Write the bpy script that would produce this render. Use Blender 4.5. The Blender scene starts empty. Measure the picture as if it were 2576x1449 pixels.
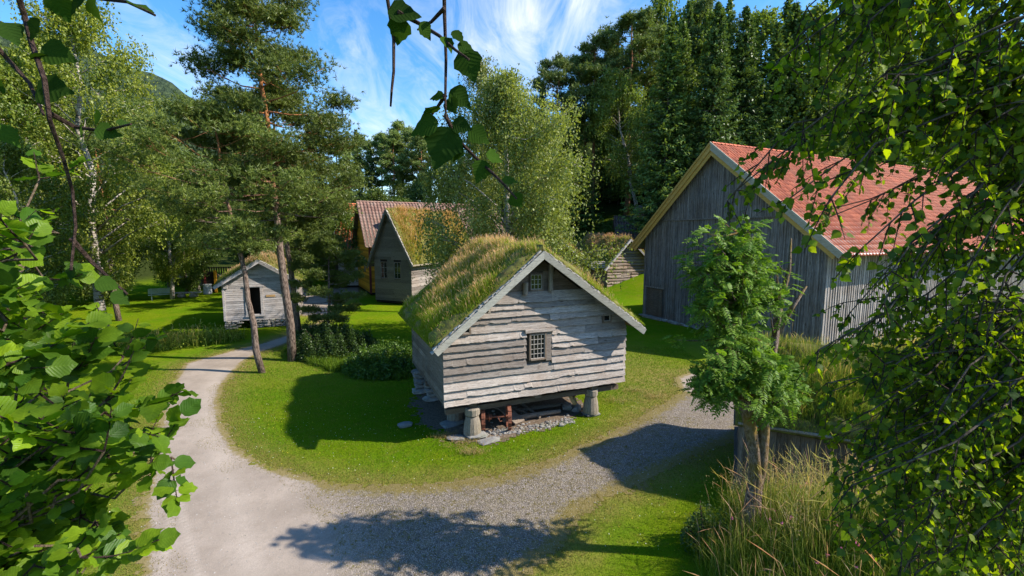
import bpy, math, random
import numpy as np
from math import radians as R, sin, cos, pi
rng = np.random.default_rng(7); random.seed(7)
C = bpy.context.scene
col = C.collection
A = np.array
# ------------------------------------------------------------------ camera model (a pixel of the 2576 px wide view -> a point)
FP, HC, TH = 1150.0, 6.0, math.atan(135/1150)
CAM = A([0., 0., HC])
def ray(x, y):
    a = (x-1288)/FP; b = -(y-724.5)/FP; c, s = cos(TH), sin(TH)
    return A([a, c+s*b, -s+c*b])
def G(x, y, z=0.):
    r = ray(x, y); return CAM + r*((z-HC)/r[2])
def D(x, y, d):
    r = ray(x, y); return CAM + r*(d/r[1])
def nrm(v):
    v = np.asarray(v, float); return v/np.maximum(np.linalg.norm(v, axis=-1, keepdims=True), 1e-9)
# ------------------------------------------------------------------ terrain height
TOE_ = A([[3.2, 5.5], [3.35, 7.4], [5.0, 9.7], [8.6, 8.1], [15, 8.6], [40, 12]])
def segdist(x, y, P, closed=False):
    x = np.asarray(x, float); y = np.asarray(y, float); best = np.full(x.shape, 1e9)
    n = len(P)
    for i in range(n if closed else n-1):
        a = P[i]; b = P[(i+1) % n]; d = b-a; L = max(d@d, 1e-9)
        t = np.clip(((x-a[0])*d[0]+(y-a[1])*d[1])/L, 0, 1)
        best = np.minimum(best, np.hypot(x-a[0]-t*d[0], y-a[1]-t*d[1]))
    return best
def inpoly(x, y, P):
    x = np.asarray(x, float); y = np.asarray(y, float); c = np.zeros(x.shape, bool); n = len(P); j = n-1
    for i in range(n):
        xi, yi = P[i]; xj, yj = P[j]
        m = ((yi > y) != (yj > y)) & (x < (xj-xi)*(y-yi)/((yj-yi) if yj != yi else 1e-9)+xi)
        c ^= m; j = i
    return c
BANK = A([[2.9, -30], [2.9, 5.5], [3.15, 7.3], [5.0, 9.7], [8.6, 8.1], [15, 8.6], [40, 12], [40, -30]])
def sm(t): t = np.clip(t, 0, 1); return t*t*(3-2*t)
def hgt(x, y):
    x = np.asarray(x, float); y = np.asarray(y, float)
    ins = inpoly(x, y, BANK); d = segdist(x, y, BANK, True)
    b = np.where(ins, np.minimum(2.7, .62*d*sm(d/.6)), 0)
    h1 = .36*np.maximum(0, .55*x+.83*y-41)
    w = -.43*(x-9.67)+.9*(y-33.3)
    h = np.minimum(h1, .42*np.maximum(0, w-1.5))
    cl = np.maximum(0, h-60); h = h-cl*.6
    l = .10*np.maximum(0, -x-38)+.0*y
    g = .03*np.sin(x*.9+1)*np.sin(y*.7)*sm((np.hypot(x, y)-16)/10)
    h = np.where(x < -5, np.minimum(h, 9+np.maximum(0, y-110)*.05), h)
    meadow = .5*sm((x-9)/6)*sm((y-9)/4)*(y < 30)*sm((22-y+ (x-15)*.45)/4)
    return b+h+np.minimum(l, 6)+g+meadow
# ------------------------------------------------------------------ object helpers
def tag(o, label=None, cat=None, group=None, kind=None):
    if label: o['label'] = label
    if cat: o['category'] = cat
    if group: o['group'] = group
    if kind: o['kind'] = kind
    return o
def empty(name, loc, rz=0., label=None, cat=None, group=None, kind=None, scale=1.):
    o = bpy.data.objects.new(name, None); col.objects.link(o); o.location = [float(q) for q in loc]; o.rotation_euler = (0, 0, rz)
    o.scale = (scale,)*3; o.empty_display_size = .3
    return tag(o, label, cat, group, kind)
def link(name, me, mat=None, parent=None):
    o = bpy.data.objects.new(name, me); col.objects.link(o)
    if parent is not None: o.parent = parent
    if mat is not None and not me.materials: me.materials.append(mat)
    return o
def fast(name, V, Fs, mat, parent=None, colr=None, tone=None, uv=None, smooth=False):
    V = np.asarray(V, np.float32); me = bpy.data.meshes.new(name)
    Fs = [np.asarray(f, np.int32) for f in (Fs if isinstance(Fs, (list, tuple)) else [Fs]) if len(f)]
    nl = sum(f.size for f in Fs); nf = sum(len(f) for f in Fs)
    me.vertices.add(len(V)); me.vertices.foreach_set('co', V.ravel())
    me.loops.add(nl); me.polygons.add(nf)
    li = np.concatenate([f.ravel() for f in Fs])
    tot = np.concatenate([np.full(len(f), f.shape[1], np.int32) for f in Fs])
    st = np.concatenate([[0], np.cumsum(tot)[:-1]]).astype(np.int32)
    me.loops.foreach_set('vertex_index', li); me.polygons.foreach_set('loop_start', st)
    if smooth: me.polygons.foreach_set('use_smooth', np.ones(nf, bool))
    me.update(calc_edges=True)
    if colr is not None:
        a = me.attributes.new('col', 'FLOAT_COLOR', 'POINT'); c = np.ones((len(V), 4), np.float32); c[:, :3] = colr; a.data.foreach_set('color', c.ravel())
    if tone is not None:
        a = me.attributes.new('tone', 'FLOAT', 'POINT'); a.data.foreach_set('value', np.asarray(tone, np.float32))
    if uv is not None:
        a = me.attributes.new('luv', 'FLOAT_VECTOR', 'POINT'); u = np.zeros((len(V), 3), np.float32); u[:, :2] = uv; a.data.foreach_set('vector', u.ravel())
    return link(name, me, mat, parent)
class MB:
    def __init__(s): s.V = []; s.F = []; s.T = []
    def add(s, V, F, tone=.5):
        b = len(s.V); s.V += [tuple(map(float, v)) for v in V]; s.F += [tuple(b+i for i in f) for f in F]; s.T += [float(tone)]*len(V)
    def box(s, x0, x1, y0, y1, z0, z1, tone=.5, j=0.):
        V = [[x, y, z] for z in (z0, z1) for y in (y0, y1) for x in (x0, x1)]
        if j: V = [[c+random.uniform(-j, j) for c in v] for v in V]
        s.add(V, [(0, 2, 3, 1), (4, 5, 7, 6), (0, 1, 5, 4), (2, 6, 7, 3), (0, 4, 6, 2), (1, 3, 7, 5)], tone)
    def bar(s, p, q, w, h, up=(0, 0, 1), tone=.5):
        p = A(p, float); q = A(q, float); d = nrm(q-p); sd = nrm(np.cross(d, up)); u = np.cross(sd, d)
        V = [e+a*sd*w/2+b*u*h/2 for e in (p, q) for b in (-1, 1) for a in (-1, 1)]
        s.add(V, [(0, 1, 3, 2), (4, 6, 7, 5), (0, 4, 5, 1), (2, 3, 7, 6), (0, 2, 6, 4), (1, 5, 7, 3)], tone)
    def tube(s, P, rad, n=8, tone=.5, caps=True, jit=0.):
        P = [A(p, float) for p in P]; V = []; F = []
        if np.isscalar(rad): rad = [rad]*len(P)
        ref = A([0.31, .95, .1])
        for i, p in enumerate(P):
            d = nrm(P[min(i+1, len(P)-1)]-P[max(i-1, 0)]); a = nrm(np.cross(d, ref if abs(d@ref) < .95 else A([1, 0, 0]))); b = np.cross(d, a)
            for k in range(n):
                t = 2*pi*k/n; r = rad[i]*(1+random.uniform(-jit, jit)); V.append(p+r*(cos(t)*a+sin(t)*b))
        for i in range(len(P)-1):
            for k in range(n): F.append((i*n+k, i*n+(k+1) % n, (i+1)*n+(k+1) % n, (i+1)*n+k))
        if caps: F.append(tuple(range(n))[::-1]); F.append(tuple((len(P)-1)*n+k for k in range(n)))
        s.add(V, F, tone)
    def stone(s, c, r, tone=None, seed=None):
        # a rough block: jittered, squashed sphere grid
        n, m = 8, 5; V = []; F = []; rr = random.Random(seed if seed is not None else random.random())
        for i in range(m+1):
            ph = -pi/2+pi*i/m
            for k in range(n):
                t = 2*pi*k/n; q = .82+.3*rr.random()
                cx, cy, cz = cos(ph)*cos(t), cos(ph)*sin(t), sin(ph)
                mx = max(abs(cx), abs(cy), abs(cz))**.55
                V.append((c[0]+r[0]*cx/mx*q, c[1]+r[1]*cy/mx*q, c[2]+r[2]*cz/mx*(.9+.15*rr.random())))
        for i in range(m):
            for k in range(n): F.append((i*n+k, i*n+(k+1) % n, (i+1)*n+(k+1) % n, (i+1)*n+k))
        s.add(V, F, rr.random() if tone is None else tone)
    def build(s, name, mat, parent=None, smooth=False):
        me = bpy.data.meshes.new(name); me.from_pydata(s.V, [], s.F); me.update()
        a = me.attributes.new('tone', 'FLOAT', 'POINT'); a.data.foreach_set('value', np.asarray(s.T, np.float32))
        if smooth: me.polygons.foreach_set('use_smooth', np.ones(len(me.polygons), bool))
        return link(name, me, mat, parent)
# ------------------------------------------------------------------ materials
class NT:
    def __init__(s, name):
        s.m = bpy.data.materials.new(name); s.m.use_nodes = True; s.t = s.m.node_tree; s.t.nodes.clear()
        s.out = s.n('ShaderNodeOutputMaterial')
    def n(s, t, **k):
        o = s.t.nodes.new(t)
        for a, v in k.items(): setattr(o, a, v)
        return o
    def l(s, a, b): s.t.links.new(a, b)
    def v(s, sock, val):
        if isinstance(val, bpy.types.NodeSocket): s.l(val, sock)
        elif isinstance(val, (tuple, list)) and len(val) == 3 and sock.type == 'RGBA': sock.default_value = (*val, 1)
        else: sock.default_value = val
    def coord(s, scale=(1, 1, 1), kind='Object', rot=(0, 0, 0), loc=(0, 0, 0)):
        tc = s.n('ShaderNodeTexCoord'); mp = s.n('ShaderNodeMapping'); s.l(tc.outputs[kind], mp.inputs[0])
        mp.inputs['Scale'].default_value = scale; mp.inputs['Rotation'].default_value = rot; mp.inputs['Location'].default_value = loc
        return mp.outputs[0]
    def world(s, scale=(1, 1, 1)):
        g = s.n('ShaderNodeNewGeometry'); mp = s.n('ShaderNodeMapping'); s.l(g.outputs['Position'], mp.inputs[0]); mp.inputs['Scale'].default_value = scale
        return mp.outputs[0]
    def noise(s, vec, scale, det=4, rough=.55, dist=0.):
        o = s.n('ShaderNodeTexNoise'); s.l(vec, o.inputs['Vector']); o.inputs['Scale'].default_value = scale; o.inputs['Detail'].default_value = det
        o.inputs['Roughness'].default_value = rough; o.inputs['Distortion'].default_value = dist; return o.outputs['Fac']
    def voro(s, vec, scale, feat='F1', out='Distance'):
        o = s.n('ShaderNodeTexVoronoi', feature=feat); s.l(vec, o.inputs['Vector']); o.inputs['Scale'].default_value = scale; return o.outputs[out]
    def ramp(s, f, pts):
        o = s.n('ShaderNodeValToRGB'); e = o.color_ramp.elements
        while len(e) < len(pts): e.new(.5)
        for k, (p, c) in zip(e, pts):
            k.position = p; k.color = (c, c, c, 1) if not isinstance(c, (tuple, list)) else (*c, 1)
        s.l(f, o.inputs[0]); return o.outputs[0]
    def mix(s, f, a, b, mode='MIX'):
        o = s.n('ShaderNodeMix', data_type='RGBA', blend_type=mode); s.v(o.inputs[0], f); s.v(o.inputs[6], a); s.v(o.inputs[7], b); return o.outputs[2]
    def math(s, op, a, b=0., c=False):
        o = s.n('ShaderNodeMath', operation=op); o.use_clamp = c; s.v(o.inputs[0], a); s.v(o.inputs[1], b); return o.outputs[0]
    def attr(s, name, out='Fac'): return s.n('ShaderNodeAttribute', attribute_name=name).outputs[out]
    def bump(s, h, strength=.5, dist=.02):
        o = s.n('ShaderNodeBump'); o.inputs['Strength'].default_value = strength; o.inputs['Distance'].default_value = dist; s.l(h, o.inputs['Height']); return o.outputs[0]
    def pbr(s, colr, rough=.85, normal=None, spec=.3, metal=0.):
        o = s.n('ShaderNodeBsdfPrincipled'); s.v(o.inputs['Base Color'], colr); s.v(o.inputs['Roughness'], rough); o.inputs['Specular IOR Level'].default_value = spec
        o.inputs['Metallic'].default_value = metal
        if normal is not None: s.l(normal, o.inputs['Normal'])
        s.l(o.outputs[0], s.out.inputs[0]); return s.m
def mat_wood(name, c_lo, c_hi, axis='x', warm=(.16, .10, .055), wamt=.35, bump=.7, gs=1.):
    """old boards: grain runs along AXIS of the thing; 'tone' shifts each board"""
    s = NT(name); k = {'x': (.9, 14, 14), 'y': (14, .9, 14), 'z': (14, 14, .7)}[axis]; k = tuple(q*gs for q in k)
    vec = s.coord(k); tone = s.attr('tone')
    off = s.n('ShaderNodeVectorMath', operation='ADD'); s.l(vec, off.inputs[0]); cmb = s.n('ShaderNodeCombineXYZ')
    s.l(s.math('MULTIPLY', tone, 57.), cmb.inputs[0]); s.l(s.math('MULTIPLY', tone, 31.), cmb.inputs[1]); s.l(cmb.outputs[0], off.inputs[1]); vec = off.outputs[0]
    g = s.noise(vec, 2.2, 7, .7, .6); g2 = s.noise(vec, 9, 4, .6, .3); big = s.noise(s.coord((.8, .8, .8)), 1.4, 3)
    c = s.mix(s.ramp(g, [(.3, 0.), (.72, 1.)]), c_lo, c_hi)
    c = s.mix(s.math('MULTIPLY', s.ramp(big, [(.42, 0.), (.7, 1.)]), wamt), c, warm)
    c = s.mix(s.ramp(g2, [(.33, .9), (.45, 0.)]), c, tuple(q*.25 for q in c_lo))
    tv = s.math('ADD', s.math('MULTIPLY', tone, .72), .62)
    c = s.mix(1., c, s.mix(0., tv, tv), 'MULTIPLY')
    kn = s.voro(s.coord({'x': (1.1, 3, 4.2), 'y': (3, 1.1, 4.2), 'z': (4, 4, .9)}[axis]), 1.)
    c = s.mix(s.ramp(kn, [(.045, .9), (.10, 0.)]), c, tuple(q*.3 for q in warm))
    h = s.math('ADD', s.math('MULTIPLY', g, .7), s.math('MULTIPLY', g2, .5))
    return s.pbr(c, .88, s.bump(h, bump, .012), .18)
def mat_plain(name, c, rough=.8, var=.25, scale=8., bump=.3, metal=0., spec=.3, c2=None):
    s = NT(name); n = s.noise(s.coord(), scale, 5, .6)
    cc = s.mix(s.ramp(n, [(.3, 0.), (.7, 1.)]), tuple(q*(1-var) for q in c), c2 or tuple(min(1, q*(1+var)) for q in c))
    return s.pbr(cc, rough, s.bump(n, bump, .01), spec, metal)
def mat_stone(name, c, c2, moss=.25):
    s = NT(name); v = s.coord(); n = s.noise(v, 5, 6, .65); t = s.attr('tone')
    cc = s.mix(s.ramp(n, [(.3, 0.), (.7, 1.)]), c, c2); tv = s.math('ADD', s.math('MULTIPLY', t, .6), .65)
    cc = s.mix(1., cc, s.mix(0., tv, tv), 'MULTIPLY')
    m = s.noise(v, 2.3, 4); cc = s.mix(s.math('MULTIPLY', s.ramp(m, [(.52, 0.), (.62, 1.)]), moss), cc, (.09, .10, .03))
    return s.pbr(cc, .9, s.bump(s.noise(v, 14, 5, .7), .7, .02), .2)
def mat_leaf(name, trans=.4, gloss=.06, veins=0., tint=(1, 1, 1), tgain=(1.5, 1.55, .55), rough=.42, var=.25):
    """leaves: colour per leaf from 'col'; thin, so light comes through"""
    s = NT(name); c = s.attr('col', 'Color')
    oi = s.n('ShaderNodeObjectInfo'); rv = s.math('ADD', s.math('MULTIPLY', oi.outputs['Random'], var), 1-var/2)
    c = s.mix(1., c, s.mix(0., rv, rv), 'MULTIPLY'); c = s.mix(1., c, tint, 'MULTIPLY')
    nor = None
    if veins:
        uv = s.attr('luv', 'Vector'); sx = s.n('ShaderNodeSeparateXYZ'); s.l(uv, sx.inputs[0])
        ax = s.math('ABSOLUTE', sx.outputs[0]); ph = s.math('SUBTRACT', sx.outputs[1], s.math('MULTIPLY', ax, .75))
        w = s.math('ABSOLUTE', s.math('SINE', s.math('MULTIPLY', ph, 24.)))
        rib = s.ramp(w, [(0., 1.), (.28, 0.)]); mid = s.ramp(ax, [(0., 1.), (.035, 0.)])
        nn_ = s.noise(uv, 3.5, 4, .6); c = s.mix(s.ramp(nn_, [(.3, .5), (.65, 0.)]), c, s.mix(1., c, (.55, .62, .6), 'MULTIPLY'))
        vv = s.math('MAXIMUM', rib, mid); c = s.mix(s.math('MULTIPLY', vv, veins), c, s.mix(1., c, (1.7, 1.6, 1.5), 'MULTIPLY'))
        nor = s.bump(s.math('SUBTRACT', 1., w), .2, .004)
    d = s.n('ShaderNodeBsdfDiffuse'); s.l(c, d.inputs[0])
    t = s.n('ShaderNodeBsdfTranslucent'); s.l(s.mix(1., c, tgain, 'MULTIPLY'), t.inputs[0])
    g = s.n('ShaderNodeBsdfGlossy'); g.inputs['Roughness'].default_value = rough; g.inputs[0].default_value = (.9, .95, 1, 1)
    if nor is not None: s.l(nor, d.inputs['Normal']); s.l(nor, g.inputs['Normal'])
    m1 = s.n('ShaderNodeMixShader'); m1.inputs[0].default_value = trans; s.l(d.outputs[0], m1.inputs[1]); s.l(t.outputs[0], m1.inputs[2])
    m2 = s.n('ShaderNodeMixShader'); m2.inputs[0].default_value = gloss; s.l(m1.outputs[0], m2.inputs[1]); s.l(g.outputs[0], m2.inputs[2])
    s.l(m2.outputs[0], s.out.inputs[0]); return s.m
def mat_bark(name, lo, hi, top=None, z0=0., z1=1., k=(6, 6, 1.6), moss=None):
    s = NT(name); v = s.coord(k); n = s.noise(v, 3.2, 6, .7, .4); c = s.mix(s.ramp(n, [(.42, 0.), (.6, 1.)]), lo, hi)
    if top is not None:
        sx = s.n('ShaderNodeSeparateXYZ'); s.l(s.coord(), sx.inputs[0]); mr = s.n('ShaderNodeMapRange'); s.l(sx.outputs[2], mr.inputs[0])
        mr.inputs[1].default_value = z0; mr.inputs[2].default_value = z1
        c = s.mix(mr.outputs[0], c, s.mix(s.ramp(n, [(.35, 0.), (.65, 1.)]), tuple(q*.5 for q in top), top))
    if moss is not None:
        m = s.noise(s.coord(), 1.6, 4); c = s.mix(s.ramp(m, [(.45, 0.), (.6, .8)]), c, moss)
    return s.pbr(c, .92, s.bump(n, .9, .03), .15)
def mat_birchbark(name):
    s = NT(name); n = s.noise(s.coord((1.2, 1.2, 7)), 2.2, 5, .7); n2 = s.noise(s.coord(), .7, 3)
    c = s.mix(s.ramp(n, [(.40, 0.), (.52, 1.)]), (.04, .034, .03), (.40, .37, .33)); c = s.mix(s.ramp(n2, [(.5, 0.), (.75, .6)]), c, (.16, .11, .07))
    return s.pbr(c, .8, s.bump(n, .4, .01), .2)
def mat_tile(name, c, c2, c3, amt=.35):
    s = NT(name); v = s.coord(); t = s.attr('tone'); n = s.noise(v, 1.1, 5, .6)
    cc = s.mix(t, c, c2); cc = s.mix(s.math('MULTIPLY', s.ramp(n, [(.45, 0.), (.7, 1.)]), amt), cc, c3)
    n2 = s.noise(v, 22, 4, .7); cc = s.mix(s.ramp(n2, [(.3, .35), (.5, 0.)]), cc, tuple(q*.4 for q in c))
    return s.pbr(cc, .75, s.bump(n2, .3, .01), .3)
M = {}
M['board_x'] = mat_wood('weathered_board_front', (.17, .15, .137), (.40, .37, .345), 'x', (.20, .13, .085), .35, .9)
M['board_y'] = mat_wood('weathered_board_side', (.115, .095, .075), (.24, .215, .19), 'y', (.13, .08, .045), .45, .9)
M['log_dark'] = mat_wood('dark_inner_board', (.09, .07, .055), (.21, .175, .145), 'x', (.12, .07, .04), .5, .9)
M['barge'] = mat_wood('painted_grey_barge', (.17, .175, .155), (.30, .305, .275), 'x', (.22, .19, .15), .35, .4)
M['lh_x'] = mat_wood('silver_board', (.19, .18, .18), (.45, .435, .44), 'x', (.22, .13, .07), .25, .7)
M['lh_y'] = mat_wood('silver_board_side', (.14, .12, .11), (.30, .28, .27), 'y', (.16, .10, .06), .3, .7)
M['post'] = mat_wood('grey_post', (.12, .10, .08), (.29, .26, .22), 'z', (.15, .13, .06), .4, 1.1)
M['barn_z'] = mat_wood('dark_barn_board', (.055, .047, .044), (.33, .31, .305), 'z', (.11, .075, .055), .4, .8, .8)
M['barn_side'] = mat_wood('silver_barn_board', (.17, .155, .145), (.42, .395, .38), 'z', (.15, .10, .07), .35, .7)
M['yellow_barge'] = mat_wood('ochre_barge_board', (.33, .195, .045), (.52, .34, .10), 'x', (.42, .30, .14), .3, .4)
M['pale_barge'] = mat_wood('pale_barge_board', (.42, .38, .30), (.62, .58, .49), 'x', (.5, .42, .3), .2, .3)
M['shed_z'] = mat_wood('brown_shed_board', (.085, .065, .05), (.22, .185, .155), 'z', (.10, .075, .04), .4, .9)
M['mid_x'] = mat_wood('olive_clapboard', (.105, .092, .068), (.185, .168, .13), 'x', (.13, .11, .07), .2, .4)
M['log_x'] = mat_wood('old_log', (.17, .13, .105), (.38, .33, .29), 'x', (.20, .12, .06), .6, .9)
M['ochre_x'] = mat_wood('ochre_clapboard', (.55, .25, .02), (.72, .36, .03), 'y', (.5, .25, .03), .1, .2)
M['grey_clap'] = mat_wood('grey_clapboard', (.25, .24, .23), (.42, .41, .40), 'y', (.2, .16, .12), .3, .4)
M['plank'] = mat_wood('loose_plank', (.12, .095, .075), (.30, .26, .22), 'x', (.15, .09, .05), .4, .8)
M['maroon'] = mat_plain('maroon_corner_board', (.16, .03, .028), .7, .2)
M['bark_flake'] = mat_plain('birch_bark_flake', (.30, .27, .24), .85, .6, 9, .8, c2=(.5, .48, .45))
M['soil'] = mat_plain('turf_soil', (.10, .085, .03), .95, .5, 6, 1., c2=(.17, .17, .035))
M['rubble'] = mat_stone('field_stone', (.16, .155, .15), (.32, .31, .29), .3)
M['slate'] = mat_stone('grey_slate', (.13, .13, .135), (.26, .26, .255), .3)
M['dirt'] = mat_plain('bare_earth', (.10, .072, .05), .95, .35, 16, .5, c2=(.17, .13, .095))
M['glass'] = NT('window_glass').pbr((.012, .016, .02), .06, None, .8)
M['win'] = mat_plain('window_bars', (.33, .31, .28), .7, .15)
M['winframe'] = mat_wood('window_casing', (.09, .07, .055), (.21, .175, .145), 'z', (.2, .13, .08), .3, .6)
M['white'] = mat_plain('white_paint', (.72, .72, .70), .6, .06)
M['dark'] = mat_plain('dark_interior', (.02, .016, .013), .95, .3)
M['rust'] = mat_plain('rusty_iron', (.15, .055, .035), .85, .45, 16, .8, c2=(.26, .10, .06))
M['tile_red'] = mat_tile('red_pantile', (.25, .045, .022), (.46, .11, .052), (.20, .085, .055), .5)
M['tile_brown'] = mat_tile('brown_pantile', (.16, .085, .068), (.27, .155, .125), (.30, .25, .215), .6)
M['tile_orange'] = mat_tile('orange_pantile', (.52, .14, .06), (.70, .24, .10), (.36, .14, .09), .3)
M['tile_dark'] = mat_tile('dark_pantile', (.085, .045, .035), (.15, .09, .075), (.13, .12, .10), .4)
M['metal'] = mat_plain('pale_gutter_metal', (.5, .5, .48), .45, .1, metal=.4)
M['pinebark'] = mat_bark('pine_bark', (.045, .032, .027), (.20, .155, .13), (.42, .18, .075), 6.5, 10.5)
M['pinebark_far'] = mat_bark('far_pine_bark', (.11, .07, .05), (.25, .16, .11), (.36, .17, .085), 4, 9)
M['birchbark'] = mat_birchbark('birch_bark')
M['darkbark'] = mat_bark('dark_bark', (.05, .04, .032), (.14, .11, .09))
M['twigbark'] = mat_bark('twig_bark', (.035, .022, .018), (.09, .06, .05), k=(30, 30, 30))
M['hazelbark'] = mat_bark('hazel_bark', (.10, .075, .05), (.22, .17, .12), k=(20, 20, 20))
M['rowanbark'] = mat_bark('rowan_bark', (.07, .05, .042), (.26, .20, .175), k=(9, 9, 4), moss=(.17, .115, .015))
M['leaf_far'] = mat_leaf('tree_leaf', .36, .02, rough=.5)
M['needle'] = mat_leaf('conifer_needle', .26, .02, tgain=(1.3, 1.3, .6))
M['leaf_birch'] = mat_leaf('near_birch_leaf', .5, .012, veins=.14, tgain=(2.1, 2.0, .3), rough=.5, var=0)
M['leaf_hazel'] = mat_leaf('hazel_leaf', .44, .008, veins=.3, tgain=(1.75, 1.75, .4), rough=.42, var=0)
M['leaf_twig'] = mat_leaf('shaded_birch_leaf', .3, .0, veins=.06, var=0)
M['leaf_rowan'] = mat_leaf('rowan_leaf', .36, .010, tgain=(1.6, 1.6, .5), rough=.5, var=0)
M['blade'] = mat_leaf('grass_blade', .35, .006, tgain=(1.3, 1.3, .7), var=0)
M['brick'] = None
def mk_brick():
    s = NT('chimney_brick'); b = s.n('ShaderNodeTexBrick'); s.l(s.coord((1, 1, 1), rot=(R(90), 0, 0)), b.inputs[0]); b.inputs['Scale'].default_value = 4
    b.inputs['Color1'].default_value = (.46, .17, .12, 1); b.inputs['Color2'].default_value = (.34, .12, .085, 1); b.inputs['Mortar'].default_value = (.35, .33, .3, 1)
    return s.pbr(b.outputs[0], .9)
M['brick'] = mk_brick()
def mk_ground():
    s = NT('ground_lawn'); w = s.world(); a = s.attr('dry'); fo = s.attr('forest')
    big = s.noise(w, .35, 4, .6); mid = s.noise(w, 2.2, 5, .65); fine = s.noise(w, 26, 5, .75)
    c = s.mix(s.ramp(big, [(.35, 0.), (.68, 1.)]), (.08, .165, .004), (.135, .19, .006))
    c = s.mix(s.ramp(mid, [(.5, 0.), (.75, .7)]), c, (.165, .165, .022))
    c = s.mix(s.math('MULTIPLY', a, s.ramp(mid, [(.25, .35), (.6, 1.)])), c, (.235, .190, .065))
    c = s.mix(s.ramp(fine, [(.30, .65), (.5, 0.)]), c, (.035, .065, .006))
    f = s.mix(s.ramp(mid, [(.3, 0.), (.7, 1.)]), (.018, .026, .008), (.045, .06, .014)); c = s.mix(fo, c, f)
    return s.pbr(c, .95, s.bump(s.math('ADD', fine, s.math('MULTIPLY', mid, .6)), .8, .05), .0)
def mk_gravel():
    s = NT('gravel'); w = s.world(); e = s.attr('edge'); k = s.attr('coarse')
    n1 = s.noise(w, .8, 4, .6); n2 = s.noise(w, 5, 5, .7); st = s.voro(w, 55, 'F1', 'Color'); sd = s.voro(w, 55); tr = s.attr('track')
    sp = s.n('ShaderNodeSeparateColor'); s.l(st, sp.inputs[0]); n3 = s.noise(w, 60, 4, .8)
    tan = s.mix(s.ramp(n1, [(.35, 0.), (.7, 1.)]), (.25, .21, .172), (.365, .31, .26))
    tan = s.mix(s.ramp(n2, [(.5, 0.), (.75, .5)]), tan, (.25, .20, .16))
    g = s.ramp(sp.outputs[0], [(0., (.075, .064, .055)), (.55, (.155, .136, .118)), (1., (.36, .32, .28))])
    g = s.mix(s.ramp(n2, [(.42, 0.), (.7, .75)]), g, (.21, .175, .115))
    tan = s.mix(s.math('MULTIPLY', tr, .6), tan, (.50, .44, .38))
    tan = s.mix(s.ramp(n3, [(.35, .5), (.6, 0.)]), tan, (.2, .175, .15))
    kk = s.math('ADD', k, s.math('MULTIPLY', s.math('SUBTRACT', n2, .5), .9), True)
    c = s.mix(kk, tan, g)
    ee = s.math('ADD', e, s.math('MULTIPLY', s.math('SUBTRACT', n2, .5), 1.6), True)
    c = s.mix(s.ramp(ee, [(.35, 0.), (.75, .9)]), c, (.19, .155, .055))
    h = s.math('ADD', s.math('MULTIPLY', sd, k), s.math('MULTIPLY', n2, .6))
    h = s.math('ADD', h, s.math('MULTIPLY', n3, .35))
    return s.pbr(c, .95, s.bump(h, .7, .03), .12)
M['ground'] = mk_ground(); M['gravel'] = mk_gravel()
def mk_mountain():
    s = NT('mountain_forest'); w = s.world(); n = s.voro(w, .085); n2 = s.noise(w, .02, 5, .6); n3 = s.noise(w, .25, 4, .7)
    c = s.mix(s.ramp(n2, [(.35, 0.), (.65, 1.)]), (.055, .088, .058), (.10, .14, .062)); c = s.mix(s.ramp(n, [(.2, 0.), (.75, .8)]), c, (.032, .055, .042))
    return s.pbr(c, 1., s.bump(s.math('SUBTRACT', n3, n), 1., 9.), 0.)
M['mountain'] = mk_mountain()
# ------------------------------------------------------------------ ground
PATHPX = [(350, 1449), (352, 1290), (385, 1130), (405, 1040), (430, 970), (465, 915), (525, 898), (586, 881), (658, 862), (725, 842), (798, 813),
          (806, 795), (757, 795), (740, 725), (905, 722), (905, 742), (855, 765), (829, 790), (807, 815), (764, 838), (725, 862), (651, 888), (610, 915), (586, 941), (562, 970),
          (552, 1010), (560, 1070), (600, 1130), (680, 1175), (760, 1200), (850, 1215), (950, 1220), (1100, 1217), (1250, 1197), (1330, 1177), (1430, 1135), (1530, 1088),
          (1620, 1045), (1680, 1010), (1712, 985), (1700, 950), (1760, 930), (1860, 975), (1920, 1010), (1870, 1100), (1717, 1164), (1555, 1244), (1455, 1289), (1430, 1324), (1420, 1384), (1305, 1449)]
PATH = A([G(*p)[:2] for p in PATHPX]); PATH = np.vstack([PATH, [[-.4, 6.5], [-1, 2], [-9, 2], [-7.5, 5.5]]])
def warp(n, lim, k): t = np.linspace(-1, 1, n); return np.sign(t)*(np.expm1(np.abs(t)*k)/math.expm1(k))*lim
gx = warp(361, 1600, 6.2); gy = warp(361, 1600, 6.2)+14
X, Y = np.meshgrid(gx, gy); Z = hgt(X, Y)
n = len(gx); I = np.arange(n*n).reshape(n, n); Fq = np.stack([I[:-1, :-1], I[:-1, 1:], I[1:, 1:], I[1:, :-1]], -1).reshape(-1, 4)
V = np.stack([X.ravel(), Y.ravel(), Z.ravel()], 1)
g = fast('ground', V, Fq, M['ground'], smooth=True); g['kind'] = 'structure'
pd = segdist(X, Y, PATH, True); STOREO = G(1117, 1022, 1.15)
dry = np.exp(-(pd/.7)**2)*.8 + .8*np.exp(-(((X-5.5)/2.2)**2+((Y-19)/5)**2))+.35*np.exp(-(((X+10)/5)**2+((Y-21)/4)**2))
dry = np.clip(dry+.55*sm((X-8)/4)*(Y < 26)*(Y > 8), 0, 1)
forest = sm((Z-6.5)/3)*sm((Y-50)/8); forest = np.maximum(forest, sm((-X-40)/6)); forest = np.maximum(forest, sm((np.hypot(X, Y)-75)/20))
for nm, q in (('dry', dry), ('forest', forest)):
    a = g.data.attributes.new(nm, 'FLOAT', 'POINT'); a.data.foreach_set('value', q.ravel().astype(np.float32))
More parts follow.
